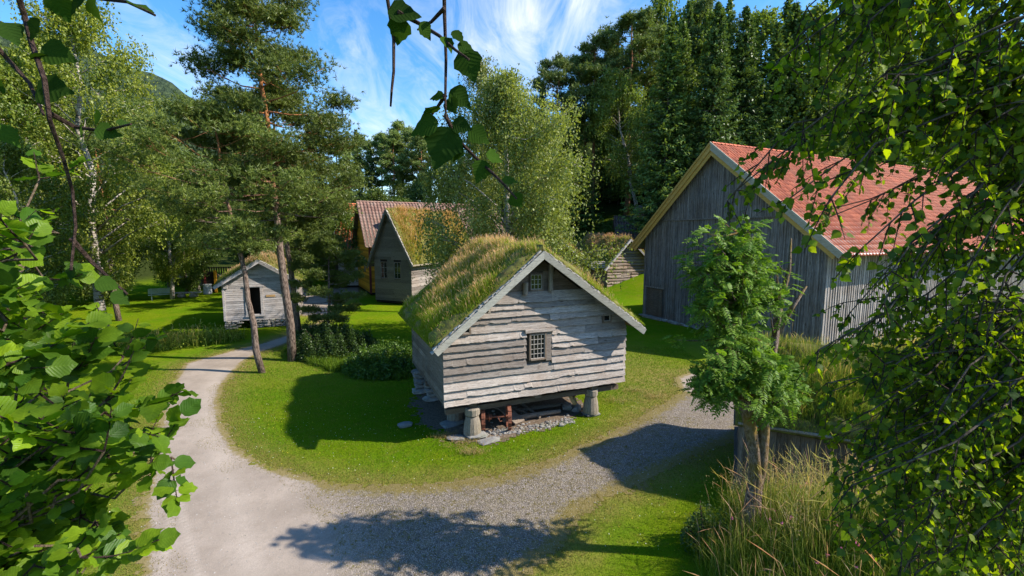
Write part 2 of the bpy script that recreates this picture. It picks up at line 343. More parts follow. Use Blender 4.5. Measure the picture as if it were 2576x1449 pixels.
def sheet(name, poly, step, mat, zoff, jit=.12, fn=None, bounds=None):
    x0, y0 = poly.min(0)-.3; x1, y1 = poly.max(0)+.3
    xs = np.arange(x0, x1, step); ys = np.arange(y0, y1, step); X, Y = np.meshgrid(xs, ys)
    cx = X[:-1, :-1]+step/2; cy = Y[:-1, :-1]+step/2
    d = segdist(cx, cy, poly, True)*np.where(inpoly(cx, cy, poly), 1, -1)
    wob = (np.sin(cx*3.1+cy*1.7)+np.sin(cx*7.3-cy*5.1)+np.sin(cx*1.3-cy*2.9+2))/3*jit+rng.uniform(-1, 1, cx.shape)*jit*.8
    keep = (d+wob) > 0; I = np.arange(X.size).reshape(X.shape)
    Fq = np.stack([I[:-1, :-1], I[:-1, 1:], I[1:, 1:], I[1:, :-1]], -1)[keep]
    u, inv = np.unique(Fq, return_inverse=True); P = np.stack([X.ravel()[u], Y.ravel()[u]], 1)
    V = np.column_stack([P, hgt(P[:, 0], P[:, 1])+zoff]); o = fast(name, V, inv.reshape(-1, 4), mat, smooth=True)
    return o, P
po, P = sheet('gravel_path', PATH, .09, M['gravel'], .008, .14); po['kind'] = 'structure'
dd = segdist(P[:, 0], P[:, 1], PATH, True)
lane = A([G(*q)[:2] for q in [(560, 1600), (600, 1449), (560, 1250), (480, 1080), (500, 960), (620, 890), (760, 835), (830, 745), (900, 730)]])
ld = segdist(P[:, 0], P[:, 1], lane); coarse = sm((ld-.9)/2.1)*(P[:, 1] < 17)
lane_e = np.where(coarse > .4, np.exp(-(dd/.5)**2), np.exp(-(dd/.22)**2))
def ln_(pp): return segdist(P[:, 0], P[:, 1], A([G(*q)[:2] for q in pp]))
track = np.maximum(np.exp(-(ln_([(440, 1230), (425, 1340), (405, 1449), (395, 1520)])/.05)**2), np.exp(-(ln_([(445, 1230), (470, 1340), (500, 1449), (520, 1520)])/.05)**2))
track = np.maximum(track*.8, .55*np.exp(-(ln_([(640, 1449), (600, 1300), (560, 1180), (520, 1080), (515, 1000), (560, 930)])/.30)**2))
for nm, q in (('edge', lane_e), ('coarse', coarse), ('track', track)):
    a = po.data.attributes.new(nm, 'FLOAT', 'POINT'); a.data.foreach_set('value', q.astype(np.float32))
# bare earth under the storehouse
SA = R(22.4); SU = A([cos(SA), sin(SA), 0]); SV = A([-sin(SA), cos(SA), 0])
def S(t, v, z=0.): q = STOREO*A([1, 1, 0])+SU*t+SV*v; return A([q[0], q[1], z])
earth = A([S(*q)[:2] for q in [(.2, .1), (1.3, -.3), (2.6, -.12), (4.4, .25), (5.3, .5), (5.6, 4.3), (.2, 4.8), (-.3, 3.6), (-.25, 1.6), (.1, .9)]])
eo, _ = sheet('bare_ground', earth, .1, M['dirt'], .014, .2); eo['kind'] = 'structure'
# mountain beyond the trees
mx = np.linspace(-2600, 500, 150); my = np.linspace(700, 1500, 50); X, Y = np.meshgrid(mx, my)
rid = np.interp(X, [-2600, -1008, -687, -566, -420, -100, 500], [900, 455, 312, 232, 120, 20, 0]); t = 1-np.abs(Y-1000)/320
nz = sum(np.sin(X*f1+Y*f2+p)*a for f1, f2, p, a in [(.011, .017, 0, 9), (.031, .023, 1, 5), (.07, -.05, 2, 3), (.13, .11, 4, 2)])
Z = np.maximum(0, rid*1.0*np.clip(t, 0, 1)**.8)+nz*np.clip(t*2, 0, 1)+rng.normal(0, 1.3, X.shape)-6
I = np.arange(X.size).reshape(X.shape)
mo = fast('mountain', np.stack([X.ravel(), Y.ravel(), Z.ravel()], 1), np.stack([I[:-1, :-1], I[:-1, 1:], I[1:, 1:], I[1:, :-1]], -1).reshape(-1, 4), M['mountain'], smooth=False); mo['kind'] = 'structure'
# ------------------------------------------------------------------ grass blades
def blades(name, P, L, W, mat, parent=None, c0=(.05, .1, .01), c1=(.15, .2, .03), lean=.35, up=None, cj=.25, wind=(0, 0), head=0., curl=.35, z=True):
    n = len(P); L = np.broadcast_to(L, n)*rng.uniform(.6, 1.25, n); W = np.broadcast_to(W, n)
    th = rng.uniform(0, 2*pi, n); dirn = np.stack([np.cos(th), np.sin(th), np.zeros(n)], 1); side = np.stack([-np.sin(th), np.cos(th), np.zeros(n)], 1)
    ph = rng.uniform(0, 2*pi, n); ln = np.abs(rng.normal(0, lean, n))
    U = np.tile(A([0, 0, 1.]), (n, 1)); lv = np.stack([np.cos(ph)*ln+wind[0], np.sin(ph)*ln+wind[1], np.zeros(n)], 1)
    m1 = P+(U+lv*.6)*L[:, None]*.5; tip = P+nrm(U+lv*(1+curl))*L[:, None]
    w = W[:, None]*side
    c0 = np.asarray(c0); c1 = np.asarray(c1); j = rng.uniform(1-cj, 1+cj, (n, 1)); hue = rng.normal(0, .10, (n, 1))*A([1, 0, -.3])+1
    b0 = c0*j*hue; b1 = c1*j*hue
    if head > 0:   # a drooping seed head: wider lozenge near the tip
        a1 = P+nrm(U+lv)*L[:, None]*(1-head); a2 = P+nrm(U+lv*(1+curl*.5))*L[:, None]*(1-head*.5)
        V = np.stack([P-w*.5, P+w*.5, a1+w*.3, a1-w*.3, a2+w*.8, tip, a2-w*.8], 1).reshape(-1, 3)
        b = np.arange(n)*7; F4 = np.stack([b, b+1, b+2, b+3], 1); F5 = np.stack([b+3, b+2, b+4, b+5, b+6], 1)
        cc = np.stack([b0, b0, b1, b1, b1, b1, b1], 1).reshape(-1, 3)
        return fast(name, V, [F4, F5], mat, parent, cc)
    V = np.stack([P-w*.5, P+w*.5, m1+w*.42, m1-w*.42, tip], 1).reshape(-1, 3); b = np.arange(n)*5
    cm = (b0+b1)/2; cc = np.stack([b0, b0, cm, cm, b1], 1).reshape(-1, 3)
    return fast(name, V, [np.stack([b, b+1, b+2, b+3], 1), np.stack([b+3, b+2, b+4], 1)], mat, parent, cc)
def join(name, objs, parent=None, **k):
    """several generated meshes of one material become ONE"""
    Vs, F = [], {}; cols = []; off = 0
    for o in objs:
        me = o.data; v = np.zeros(len(me.vertices)*3, np.float32); me.vertices.foreach_get('co', v); Vs.append(v.reshape(-1, 3))
        c = np.zeros(len(me.vertices)*4, np.float32); me.attributes['col'].data.foreach_get('color', c); cols.append(c.reshape(-1, 4)[:, :3])
        li = np.zeros(len(me.loops), np.int32); me.loops.foreach_get('vertex_index', li); tot = np.zeros(len(me.polygons), np.int32); me.polygons.foreach_get('loop_total', tot)
        st = np.concatenate([[0], np.cumsum(tot)[:-1]])
        for t in np.unique(tot):
            s = st[tot == t]; F.setdefault(int(t), []).append(li[s[:, None]+np.arange(t)]+off)
        off += len(me.vertices); mat = me.materials[0]; bpy.data.objects.remove(o); bpy.data.meshes.remove(me)
    return fast(name, np.concatenate(Vs), [np.concatenate(f) for f in F.values()], mat, parent, np.concatenate(cols), **k)
def scatter(n, x0, x1, y0, y1, cond):
    P = np.column_stack([rng.uniform(x0, x1, n), rng.uniform(y0, y1, n)]); P = P[cond(P[:, 0], P[:, 1])]
    return np.column_stack([P, hgt(P[:, 0], P[:, 1])])
def lawn_ok(x, y): return (~inpoly(x, y, PATH)) & (~inpoly(x, y, earth)) & (x > -1.2*y) & (x < 1.2*y)
pts = scatter(520000, -16, 9, 6.5, 24, lambda x, y: lawn_ok(x, y) & (rng.random(len(x)) < np.clip((12/np.maximum(y, 1))**2, .12, 1)) & ~inpoly(x, y, BANK))
k = np.clip(pts[:, 1]/11, .8, 2)
fr = rng.random(len(pts)) < .12
lush = (np.sin(pts[:, 0]*1.3+np.sin(pts[:, 1]*.9)*2)+np.sin(pts[:, 1]*1.7-pts[:, 0]*.6)+rng.normal(0, .45, len(pts))) > -.1
pdx = segdist(pts[:, 0], pts[:, 1], PATH, True); fr |= rng.random(len(pts)) < .75*np.exp(-pdx/.45); a_, b_ = ~fr & lush, ~fr & ~lush
g1 = join('g', [blades('g', pts[a_], .046*k[a_]**.5, .008*k[a_], M['blade'], None, (.06, .14, .004), (.14, .265, .006), .5), blades('g', pts[b_], .040*k[b_]**.5, .008*k[b_], M['blade'], None, (.08, .15, .005), (.185, .275, .009), .6)])
g2 = blades('g', pts[fr], .045, .008*k[fr], M['blade'], None, (.12, .12, .02), (.27, .24, .06), .6)
lg = join('lawn_grass', [g1, g2]); lg['kind'] = 'stuff'
# yellowish tufts creeping into the gravel edge and over the coarse gravel
def fringe(x, y):
    d = segdist(x, y, PATH, True); return (d < .35+.5*(np.sin(x*2.3)+np.sin(y*3.1+x)) ** 2*.3)
pts = scatter(160000, -12, 7, 7, 19, lambda x, y: fringe(x, y) & (rng.random(len(x)) < .65) & ~inpoly(x, y, earth))
cent = scatter(4200, -5.0, 6, 7.3, 14.5, lambda x, y: inpoly(x, y, PATH) & (segdist(x, y, lane) > 1.5))
tf = np.repeat(cent, 22, 0); sz = np.repeat(np.abs(rng.normal(.04, .05, len(cent))), 22)[:, None]; tf = tf+rng.normal(0, 1, tf.shape)*sz*A([1.3, 1.1, 0])
g1 = blades('g', pts, .035, .009, M['blade'], None, (.14, .12, .03), (.28, .235, .075), .8)
g2 = blades('g', tf, .028, .008, M['blade'], None, (.13, .12, .015), (.30, .25, .05), .9)
eg = join('gravel_weeds', [g1, g2]); eg['kind'] = 'stuff'
# small white and yellow lawn flowers
pts = scatter(1700, -9, 6, 8, 16, lambda x, y: lawn_ok(x, y)); pts[:, 2] += .045
def specks(name, P, s, cA, cB, mat, parent=None):
    n = len(P); a = nrm(rng.normal(size=(n, 3))+A([0, 0, 1.5])); b = nrm(np.cross(a, rng.normal(size=(n, 3)))); c = np.cross(a, b); s = np.broadcast_to(s, n)[:, None]
    V = np.stack([P+b*s, P+c*s, P-b*s, P-c*s], 1).reshape(-1, 3); cc = np.where(rng.random((n, 1)) < .5, A(cA), A(cB)); i = np.arange(n)*4
    return fast(name, V, np.stack([i, i+1, i+2, i+3], 1), mat, parent, np.repeat(cc, 4, 0))
lf = specks('lawn_flowers', pts, .011, (.7, .7, .62), (.6, .5, .05), M['blade']); lf['kind'] = 'stuff'
# raked dry hay left on the lawn
hp = [(1165, 1118, .28), (1120, 1100, .2), (1560, 1010, .35), (1600, 985, .3), (1190, 1140, .18), (1640, 1000, .25)]; P = []
for px, py, r in hp: c = G(px, py); P.append(np.column_stack([c[0]+rng.normal(0, r, 260), c[1]+rng.normal(0, r*.6, 260), np.full(260, .03)]))
hy = blades('dry_hay', np.concatenate(P), .16, .007, M['blade'], None, (.24, .19, .07), (.42, .33, .16), 2.2, curl=1.); hy['kind'] = 'stuff'
# pebbles on the coarse gravel
cent = scatter(16000, -12, 6, 7, 17, lambda x, y: inpoly(x, y, PATH)); mb = []
n = len(cent); r = np.abs(rng.normal(.006, .005, n))+.003; a = rng.uniform(0, 2*pi, n)
o3 = A([[1, 0, 0], [-.4, .9, 0], [-.6, -.8, 0], [0.1, 0, .8]]); ca, sa = np.cos(a), np.sin(a)
V = np.stack([np.stack([o[0]*ca-o[1]*sa, o[0]*sa+o[1]*ca, np.full(n, o[2])], 1)*r[:, None]+cent+A([0, 0, .008]) for o in o3], 1).reshape(-1, 3); b = np.arange(n)*4
gp = fast('gravel_pebbles', V, np.concatenate([np.stack([b, b+1, b+3], 1), np.stack([b+1, b+2, b+3], 1), np.stack([b+2, b, b+3], 1)]), M['rubble'], tone=np.repeat(rng.uniform(.1, 1.6, n), 4)); gp['kind'] = 'stuff'
# ------------------------------------------------------------------ building parts (local frame: gable face on y = 0 looking to -y, x along it)
def PLANE(kind, at):
    if kind == 'front': return lambda u, o, z: (u, at-o, z)
    if kind == 'back': return lambda u, o, z: (u, at+o, z)
    if kind == 'left': return lambda u, o, z: (at-o, u, z)
    return lambda u, o, z: (at+o, u, z)
def lap_wall(mb, pl, u0, u1, z0, z1, rowh, roof=None, holes=(), wav=.012, out=.045, joints=1, step=.07, seed=1, chips=.04, logs=False, tone=(0, 1)):
    rr = random.Random(seed); z = z0; rows = []
    while z < z1-.02:
        h = rowh*rr.uniform(.76, 1.26); h = min(h, z1-z) if z1-z-h > rowh*.35 else z1-z; rows.append((z, z+h)); z += h
    def bounds(zz):
        if roof is None: return u0, u1
        e, pk, px = roof; a, b = u0, u1
        if zz > e: k = min(1, (zz-e)/(pk-e)); a = u0+(px-u0)*k; b = u1-(u1-px)*k
        return a, b
    for (za, zb) in rows:
        a0, b0 = bounds(za); a1, b1 = bounds(zb)
        if b0-a0 < .06: continue
        cuts = [a0, b0]
        for hx0, hx1, hz0, hz1 in holes:
            if min(zb, hz1)-max(za, hz0) > .4*(zb-za) or (hz0 <= za+.01 and zb <= hz1+.01): cuts += [hx0, hx1]
        hs = sorted([(h[0], h[1]) for h in holes if h[0] in cuts and h[1] in cuts]); segs = []; cur = a0
        for x0, x1 in hs:
            if x0 > cur: segs.append((cur, min(x0, b0)))
            cur = max(cur, x1)
        if cur < b0: segs.append((cur, b0))
        fin = []
        for s0, s1 in segs:
            if s1-s0 > 2.6 and joints and rr.random() < joints:
                c = s0+(s1-s0)*rr.uniform(.36, .62); fin += [(s0, c-.003), (c+.003, s1)]
            else: fin.append((s0, s1))
        for s0, s1 in fin:
            n = max(2, int((s1-s0)/step)); t = rr.uniform(*tone); V = []; F = []; w = 0; chip = 0; tl = rr.uniform(-.012, .012) if wav > .008 else 0
            oo = out*rr.uniform(.8, 1.2)
            for i in range(n+1):
                k = i/n; ub = s0+(s1-s0)*k; ut = ub
                if s0 == a0: ut += (a1-a0)*(1-k)
                if s1 == b0: ut += (b1-b0)*k
                w = w*.86+rr.gauss(0, wav*.5)
                if rr.random() < chips: chip = rr.uniform(-1.5, 6.)*wav
                if rr.random() < .3: chip *= .3
                zz = za-.012+w+chip+tl*(k-.5)
                if logs: bel = .5; V += [pl(ut, 0, zb-.012), pl((ub+ut)/2, oo, za+(zb-za)*.72), pl(ub, oo, za+(zb-za)*.3+w), pl(ub, 0, za+.012)]
                else: V += [pl(ut, .004, zb+.02), pl(ub, oo, zz), pl(ub, oo-.03, zz+.002), pl(ub, oo-.036, zz+.03)]
            for i in range(n):
                b = i*4
                for j in range(3): F.append((b+j, b+j+4, b+j+5, b+j+1))
            F += [(0, 1, 2, 3), (n*4+3, n*4+2, n*4+1, n*4)]
            mb.add(V, F, t)
    return rows
def vert_wall(mb, pl, u0, u1, z0, ztop, bw=.2, seed=1, holes=(), batten=True, out=.03, zb_j=.02, tone=(0, 1)):
    rr = random.Random(seed); u = u0
    while u < u1-.02:
        w = min(bw*rr.uniform(.75, 1.25), u1-u); a, b = u+.004, u+w-.004; t = rr.uniform(*tone); spans = [(z0+rr.uniform(-zb_j, zb_j), None)]
        for hx0, hx1, hz0, hz1 in holes:
            if a < hx1-.03 and b > hx0+.03: spans = [(z0, hz0), (hz1, None)] if hz0 > z0+.05 else [(hz1, None)]
        for s0, s1 in spans:
            ta = ztop(a) if s1 is None else s1; tb = ztop(b) if s1 is None else s1
            if min(ta, tb) <= s0+.02: continue
            o = out*rr.uniform(.7, 1.1)
            V = [pl(a, 0, s0), pl(b, 0, s0), pl(a, o, s0), pl(b, o, s0), pl(a, 0, ta), pl(b, 0, tb), pl(a, o, ta), pl(b, o, tb)]
            mb.add(V, [(0, 1, 3, 2), (4, 6, 7, 5), (0, 2, 6, 4), (1, 5, 7, 3), (2, 3, 7, 6), (0, 4, 5, 1)], t)
        if batten:
            c = u+w; bb = .028
            if c < u1-.03:
                sp = [(s0, s1) for s0, s1 in spans]
                for s0, s1 in sp:
                    ta = ztop(c) if s1 is None else s1
                    if ta <= s0+.02: continue
                    V = [pl(c-bb, .0, s0), pl(c+bb, .0, s0), pl(c-bb, out+.03, s0), pl(c+bb, out+.03, s0), pl(c-bb, 0, ta), pl(c+bb, 0, ta), pl(c-bb, out+.03, ta), pl(c+bb, out+.03, ta)]
                    mb.add(V, [(0, 1, 3, 2), (4, 6, 7, 5), (0, 2, 6, 4), (1, 5, 7, 3), (2, 3, 7, 6)], rr.uniform(*tone)*.8+.35)
        u += w
def slope_pts(W, eave, peak, px, so):
    """slope lines from the ridge down to the eave tips: (x, z) pairs"""
    kl = (peak-eave)/px; kr = (peak-eave)/(W-px)
    return ((px, peak), (-so, eave-so*kl)), ((px, peak), (W+so, eave-so*kr))
def slab_roof(W, L, eave, peak, px, so, fo, bo, thick, mat, parent, name='roof', lift=.0):
    mb = MB()
    for (a, b) in slope_pts(W, eave, peak, px, so):
        a = (a[0], a[1]+lift); b = (b[0], b[1]+lift)
        V = [(a[0], -fo, a[1]), (b[0], -fo, b[1]), (a[0], L+bo, a[1]), (b[0], L+bo, b[1])]; V += [(x, y, z+thick) for x, y, z in V]
        mb.add(V, [(0, 1, 3, 2), (4, 6, 7, 5), (0, 4, 5, 1), (2, 3, 7, 6), (1, 5, 7, 3), (0, 2, 6, 4)], .3)
    return mb.build(name, mat, parent)
def barge(W, eave, peak, px, so, y, hgt_, th, mat, parent, lift=.04, drop=None, name='barge_board', ext=.0):
    out = []
    for (a, b) in slope_pts(W, eave, peak, px, so+ext):
        d = nrm(A([b[0]-a[0], b[1]-a[1]])); nn = A([-d[1], d[0]]); nn = nn if nn[1] > 0 else -nn
        dd = drop if drop is not None else hgt_
        # vertical joint at the peak, square cut at the eave tip
        top = [A(a)+[0, lift/abs(nn[1])], A(b)+nn*lift]; bot = [A(a)+[0, (lift-dd)/abs(nn[1])], A(b)+nn*(lift-dd)]
        mb = MB(); q = [top[0], top[1], bot[1], bot[0]]
        V = [(p[0], y, p[1]) for p in q]+[(p[0], y-th, p[1]) for p in q]
        mb.add(V, [(0, 1, 2, 3), (7, 6, 5, 4), (0, 4, 5, 1), (1, 5, 6, 2), (2, 6, 7, 3), (3, 7, 4, 0)], random.random())
        o = mb.build(name, mat, parent); out.append(o)
    return out
def turf(W, L, eave, peak, px, so, fo, bo, parent, nb, thick=.16, blen=.5, cols=None, seedn=0, dens_front=1., bw=.013, stems=.3, moss=True, lift=.06, wind=(0, 0), edge=True):
    """soil on the roof boards with long grass on it; grass is stuff nobody could count"""
    Vs, Fs, off = [], [], 0; P = []; edgeP = []
    for (a, b) in slope_pts(W, eave, peak, px, so):
        a = A(a); b = A(b); ln = np.linalg.norm(b-a); d = (b-a)/ln; nn = A([-d[1], d[0]]); nn = nn if nn[1] > 0 else -nn
        ns = int(ln/.12)+2; ny = int((L+fo+bo)/.12)+2; s = np.linspace(0, 1, ns); y = np.linspace(-fo+.03, L+bo-.03, ny); Sg, Yg = np.meshgrid(s, y, indexing='ij')
        prof = np.minimum(1, np.minimum(sm((1-Sg)*ln/.25), sm(np.minimum(Yg+fo, L+bo-Yg)/.22))+.12)
        h = lift+thick*prof*(1+.3*np.sin(Sg*9+Yg*3)+.25*np.sin(Yg*7.1-Sg*13)+rng.normal(0, .12, Sg.shape))
        h[0, :] = lift+thick*.95
        X = a[0]+(b[0]-a[0])*Sg+nn[0]*h; Z = a[1]+(b[1]-a[1])*Sg+nn[1]*h; X[0, :] = a[0]; Z[0, :] = a[1]+(lift+thick)*1.1
        top = np.stack([X, Yg, Z], -1); bx = a[0]+(b[0]-a[0])*Sg+nn[0]*.03; bz = a[1]+(b[1]-a[1])*Sg+nn[1]*.03; bot = np.stack([bx, Yg, bz], -1)
        N = ns*ny; I = off+np.arange(N).reshape(ns, ny); J = I+N; Vs += [top.reshape(-1, 3), bot.reshape(-1, 3)]
        Fs += [np.stack([I[:-1, :-1], I[1:, :-1], I[1:, 1:], I[:-1, 1:]], -1).reshape(-1, 4), np.stack([J[:-1, :-1], J[:-1, 1:], J[1:, 1:], J[1:, :-1]], -1).reshape(-1, 4)]
        for T in (0, -1): Fs.append(np.stack([I[:-1, T], J[:-1, T], J[1:, T], I[1:, T]], -1))
        Fs.append(np.stack([I[-1, :-1], J[-1, :-1], J[-1, 1:], I[-1, 1:]], -1)); off += 2*N
        m = int(nb*ln*(L+fo+bo)/20.); ss = rng.random(m); yy = rng.uniform(-fo+.05, L+bo-.05, m)
        clump = np.sin(ss*ln*2.3+yy*1.7+seedn)+np.sin(yy*3.1-ss*ln*1.9+seedn*2)+np.sin(yy*.9+ss*4+seedn)
        k = rng.random(m) < np.clip(.55+.28*clump, .15, 1); ss, yy, clump = ss[k], yy[k], clump[k]
        f = np.minimum(1, np.minimum(sm((1-ss)*ln/.5), sm(np.minimum(yy+fo, L+bo-yy)/.55))+.18)
        base = np.column_stack([a[0]+(b[0]-a[0])*ss+nn[0]*(lift+thick*.6), yy, a[1]+(b[1]-a[1])*ss+nn[1]*(lift+thick*.6)])
        P.append(np.column_stack([base, f, clump, ss]))
        edgeP.append((a, b, nn, ln))
    so_ = fast('turf_bed', np.concatenate(Vs), np.concatenate(Fs), M['soil'], parent, smooth=True)
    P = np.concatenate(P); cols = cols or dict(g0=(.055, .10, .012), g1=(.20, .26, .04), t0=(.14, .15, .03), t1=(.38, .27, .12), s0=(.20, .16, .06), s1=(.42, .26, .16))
    r = rng.random(len(P)); grd = 1.35-1.25*P[:, 5]; tan = (r < (.27+.07*P[:, 4])*grd); st = (r > 1-stems*.35*grd)&~tan; gr = ~(tan | st); o = []
    lenv = np.clip(.74+.09*P[:, 4], .5, 1.05); P[:, 3] *= lenv
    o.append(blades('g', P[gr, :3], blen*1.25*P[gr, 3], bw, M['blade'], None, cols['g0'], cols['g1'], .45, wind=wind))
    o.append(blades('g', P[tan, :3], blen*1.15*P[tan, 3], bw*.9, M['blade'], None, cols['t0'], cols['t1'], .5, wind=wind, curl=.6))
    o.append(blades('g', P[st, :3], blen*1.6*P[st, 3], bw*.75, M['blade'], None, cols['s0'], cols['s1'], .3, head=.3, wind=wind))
    gg = join('grass', o, so_); gg['kind'] = 'stuff'
    if edge:
        mb = MB(); rr = random.Random(seedn+5)
        for (a, b, nn, ln) in edgeP:
            for row in range(2):
                k = 0.
                while k < ln-.05:
                    p = a+(b-a)*(k/ln)+nn*(.03+row*.045+rr.uniform(-.01, .02)); w = rr.uniform(.05, .17); dd = (b-a)/ln
                    y = -fo-.03+rr.uniform(-.03, .02); V = []
                    for sy in (y, y+.14):
                        for sk in (0, w): 
                            for sn in (0, rr.uniform(.015, .045)):
                                q = p+dd*sk+nn*(sn+rr.uniform(-.008, .008)); V.append((q[0], sy, q[1]))
                    mb.add(V, [(0, 1, 3, 2), (4, 6, 7, 5), (0, 2, 6, 4), (1, 5, 7, 3), (0, 4, 5, 1), (2, 3, 7, 6)], rr.random()); k += w*rr.uniform(.7, 1.1)
        mb.build('bark_edging', M['bark_flake'], parent)
    return so_
def tiles(W, L, eave, peak, px, so, fo, bo, mat, parent, tw=.25, th=.33, name='tiled_roof', amp=.03, sides=(0, 1)):
    for si, (a, b) in enumerate(slope_pts(W, eave, peak, px, so)):
        if si not in sides: continue
        a = A(a); b = A(b); ln = np.linalg.norm(b-a); nn = A([-(b-a)[1], (b-a)[0]])/ln; nn = nn if nn[1] > 0 else -nn
        rows = int(ln/th); nc = int((L+fo+bo)/tw); sub = 5; y = -fo+(L+fo+bo)*np.arange(nc*sub+1)/(nc*sub); ph = (np.arange(nc*sub+1) % sub)/sub
        wave = amp*(np.sin(ph*2*pi)+.5*np.sin(4*pi*ph)); Vs = []; Fs = []; T = []; off = 0
        for r in range(rows):
            tr = np.repeat(rng.random(nc+1), sub)[:len(y)]
            for k in range(2):
                s = (r+k)/rows; s = s+(0.015 if k else -0.012)/1.; lf = .035 if k == 0 else .075
                h = lf+wave+np.repeat(rng.normal(0, .005, nc+1), sub)[:len(y)]
                Vs.append(np.column_stack([a[0]+(b[0]-a[0])*s+nn[0]*h, y, a[1]+(b[1]-a[1])*s+nn[1]*h])); T.append(tr)
            Vs.append(Vs[-1]-A([nn[0], 0, nn[1]])*.045); T.append(tr)
            n = len(y); i = off+np.arange(n-1); Fs += [np.stack([i, i+n, i+n+1, i+1], 1), np.stack([i+n, i+2*n, i+2*n+1, i+n+1], 1)]; off += 3*n
        fast(name, np.concatenate(Vs), np.concatenate(Fs), mat, parent, tone=np.concatenate(T), smooth=False)
    mb = MB(); y = -fo
    while y < L+bo:
        r = .1; V = []; w = .36
        for q, rad in ((y, r*1.08), (y+w+.03, r*.9)):
            for k in range(7):
                t = pi*k/6; V.append((px+rad*1.25*cos(t), q, peak+.03+rad*sin(t)))
        mb.add(V, [(k, k+1, k+8, k+7) for k in range(6)]+[tuple(range(7))], random.random()); y += w
    mb.build('ridge_tiles', mat, parent, True)
def window(parent, x0, x1, z0, z1, nx, nz, y=-.03, fr=.06, bar=.016, depth=.08, frame_mat=None, name='window', pl=None, glassoff=.03):
    pl = pl or PLANE('front', 0.); mb = MB()
    def bx(u0, u1, o0, o1, w0, w1, t):
        V = [pl(u, o, z) for z in (w0, w1) for o in (o0, o1) for u in (u0, u1)]
        mb.add(V, [(0, 2, 3, 1), (4, 5, 7, 6), (0, 1, 5, 4), (2, 6, 7, 3), (0, 4, 6, 2), (1, 3, 7, 5)], t)
    o1 = -y; o0 = o1-depth
    bx(x0-fr, x0, o0, o1, z0-fr, z1+fr, .3); bx(x1, x1+fr, o0, o1, z0-fr, z1+fr, .6); bx(x0, x1, o0, o1-.004, z1, z1+fr, .5); bx(x0, x1, o0, o1+.02, z0-fr, z0, .8)
    f = mb.build(name, frame_mat or M['winframe'], parent)
    mb = MB(); bx(x0, x1, o1-.05, o1-.045, z0, z1, .5); mb.build('pane', M['glass'], f)
    mb = MB(); e = .014
    bx(x0, x0+e, o1-.044, o1-.012, z0, z1, .5); bx(x1-e, x1, o1-.044, o1-.012, z0, z1, .5); bx(x0+e, x1-e, o1-.044, o1-.012, z0, z0+e, .5); bx(x0+e, x1-e, o1-.044, o1-.012, z1-e, z1, .5)
    for i in range(1, nx): c = x0+(x1-x0)*i/nx; bx(c-bar/2, c+bar/2, o1-.044, o1-.02, z0+e, z1-e, .5)
    for i in range(1, nz): c = z0+(z1-z0)*i/nz; bx(x0+e, x1-e, o1-.044, o1-.022, c-bar/2, c+bar/2, .5)
    mb.build('glazing_bars', M['win'], f); return f
# ------------------------------------------------------------------ the storehouse on staddle posts
W, L, Z0, EV, PK, PX = 6.18, 4.95, 1.15, 3.13, 5.42, 2.86
st = empty('storehouse', S(0, 0), SA, 'weathered grey plank storehouse with grassy turf roof, raised on wooden staddle posts', 'storehouse')
core = MB()
core.box(.06, W-.06, .1, L-.05, Z0+.01, EV, .2)
core.add([(.06, .1, EV), (W-.06, .1, EV), (PX, .1, PK-.1), (.06, L-.05, EV), (W-.06, L-.05, EV), (PX, L-.05, PK-.1)], [(0, 1, 2), (3, 5, 4), (0, 2, 5, 3), (1, 4, 5, 2)], .2)
core.build('inner_wall', M['log_dark'], st)
mb = MB(); holes = [(2.56, 3.42, 2.16, 3.08), (.47, .83, 3.17, 3.44), (5.22, 5.58, 3.19, 3.46)]
ZT = 4.28
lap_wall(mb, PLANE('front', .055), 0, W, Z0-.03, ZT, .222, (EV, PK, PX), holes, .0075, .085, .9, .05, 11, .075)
mb.build('front_wall', M['board_x'], st)
mb = MB(); lap_wall(mb, PLANE('front', .085), .1, W-.1, ZT-.04, PK-.12, .2, (EV-.02, PK-.02, PX), [(2.66, 3.13, 4.30, 4.86)], .006, .03, .2, .1, 5, .02); mb.build('gable_wall', M['log_dark'], st)
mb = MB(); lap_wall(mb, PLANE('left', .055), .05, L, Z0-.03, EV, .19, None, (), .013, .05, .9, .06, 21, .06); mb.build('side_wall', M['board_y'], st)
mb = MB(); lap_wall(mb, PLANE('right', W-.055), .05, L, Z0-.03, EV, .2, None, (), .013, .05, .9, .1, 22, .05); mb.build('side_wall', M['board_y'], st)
mb = MB(); lap_wall(mb, PLANE('back', L-.05), 0, W, Z0-.03, PK-.1, .22, (EV, PK, PX), (), .01, .05, .5, .2, 23, .05); mb.build('back_wall', M['board_x'], st)
window(st, 2.69, 3.17, 2.24, 2.98, 4, 5, -.035, .045, .012, .1)
mb = MB(); mb.box(3.22, 3.40, -.012, .05, 2.14, 3.1, .1); mb.box(2.5, 3.5, -.075, -.01, 3.06, 3.16, .75, .004); mb.build('window_lintel', M['board_x'], st)
window(st, 2.72, 3.08, 4.36, 4.80, 3, 3, .03, .05, .016, .08)
window(st, .53, .77, 3.21, 3.40, 1, 1, -.035, .045, .01, .1); window(st, 5.28, 5.52, 3.22, 3.41, 1, 1, -.035, .045, .01, .1)
mb = MB(); mb.tube([(3.36, -.02, 4.30), (3.33, -.05, 4.65), (3.36, -.03, 5.1)], [.075, .07, .085], 7, .7); mb.build('gable_post', M['post'], st)
mb = MB(); mb.tube([(2.5, -.03, 4.22), (2.52, -.03, 4.58)], [.085, .075], 7, .8); mb.build('gable_post', M['post'], st)
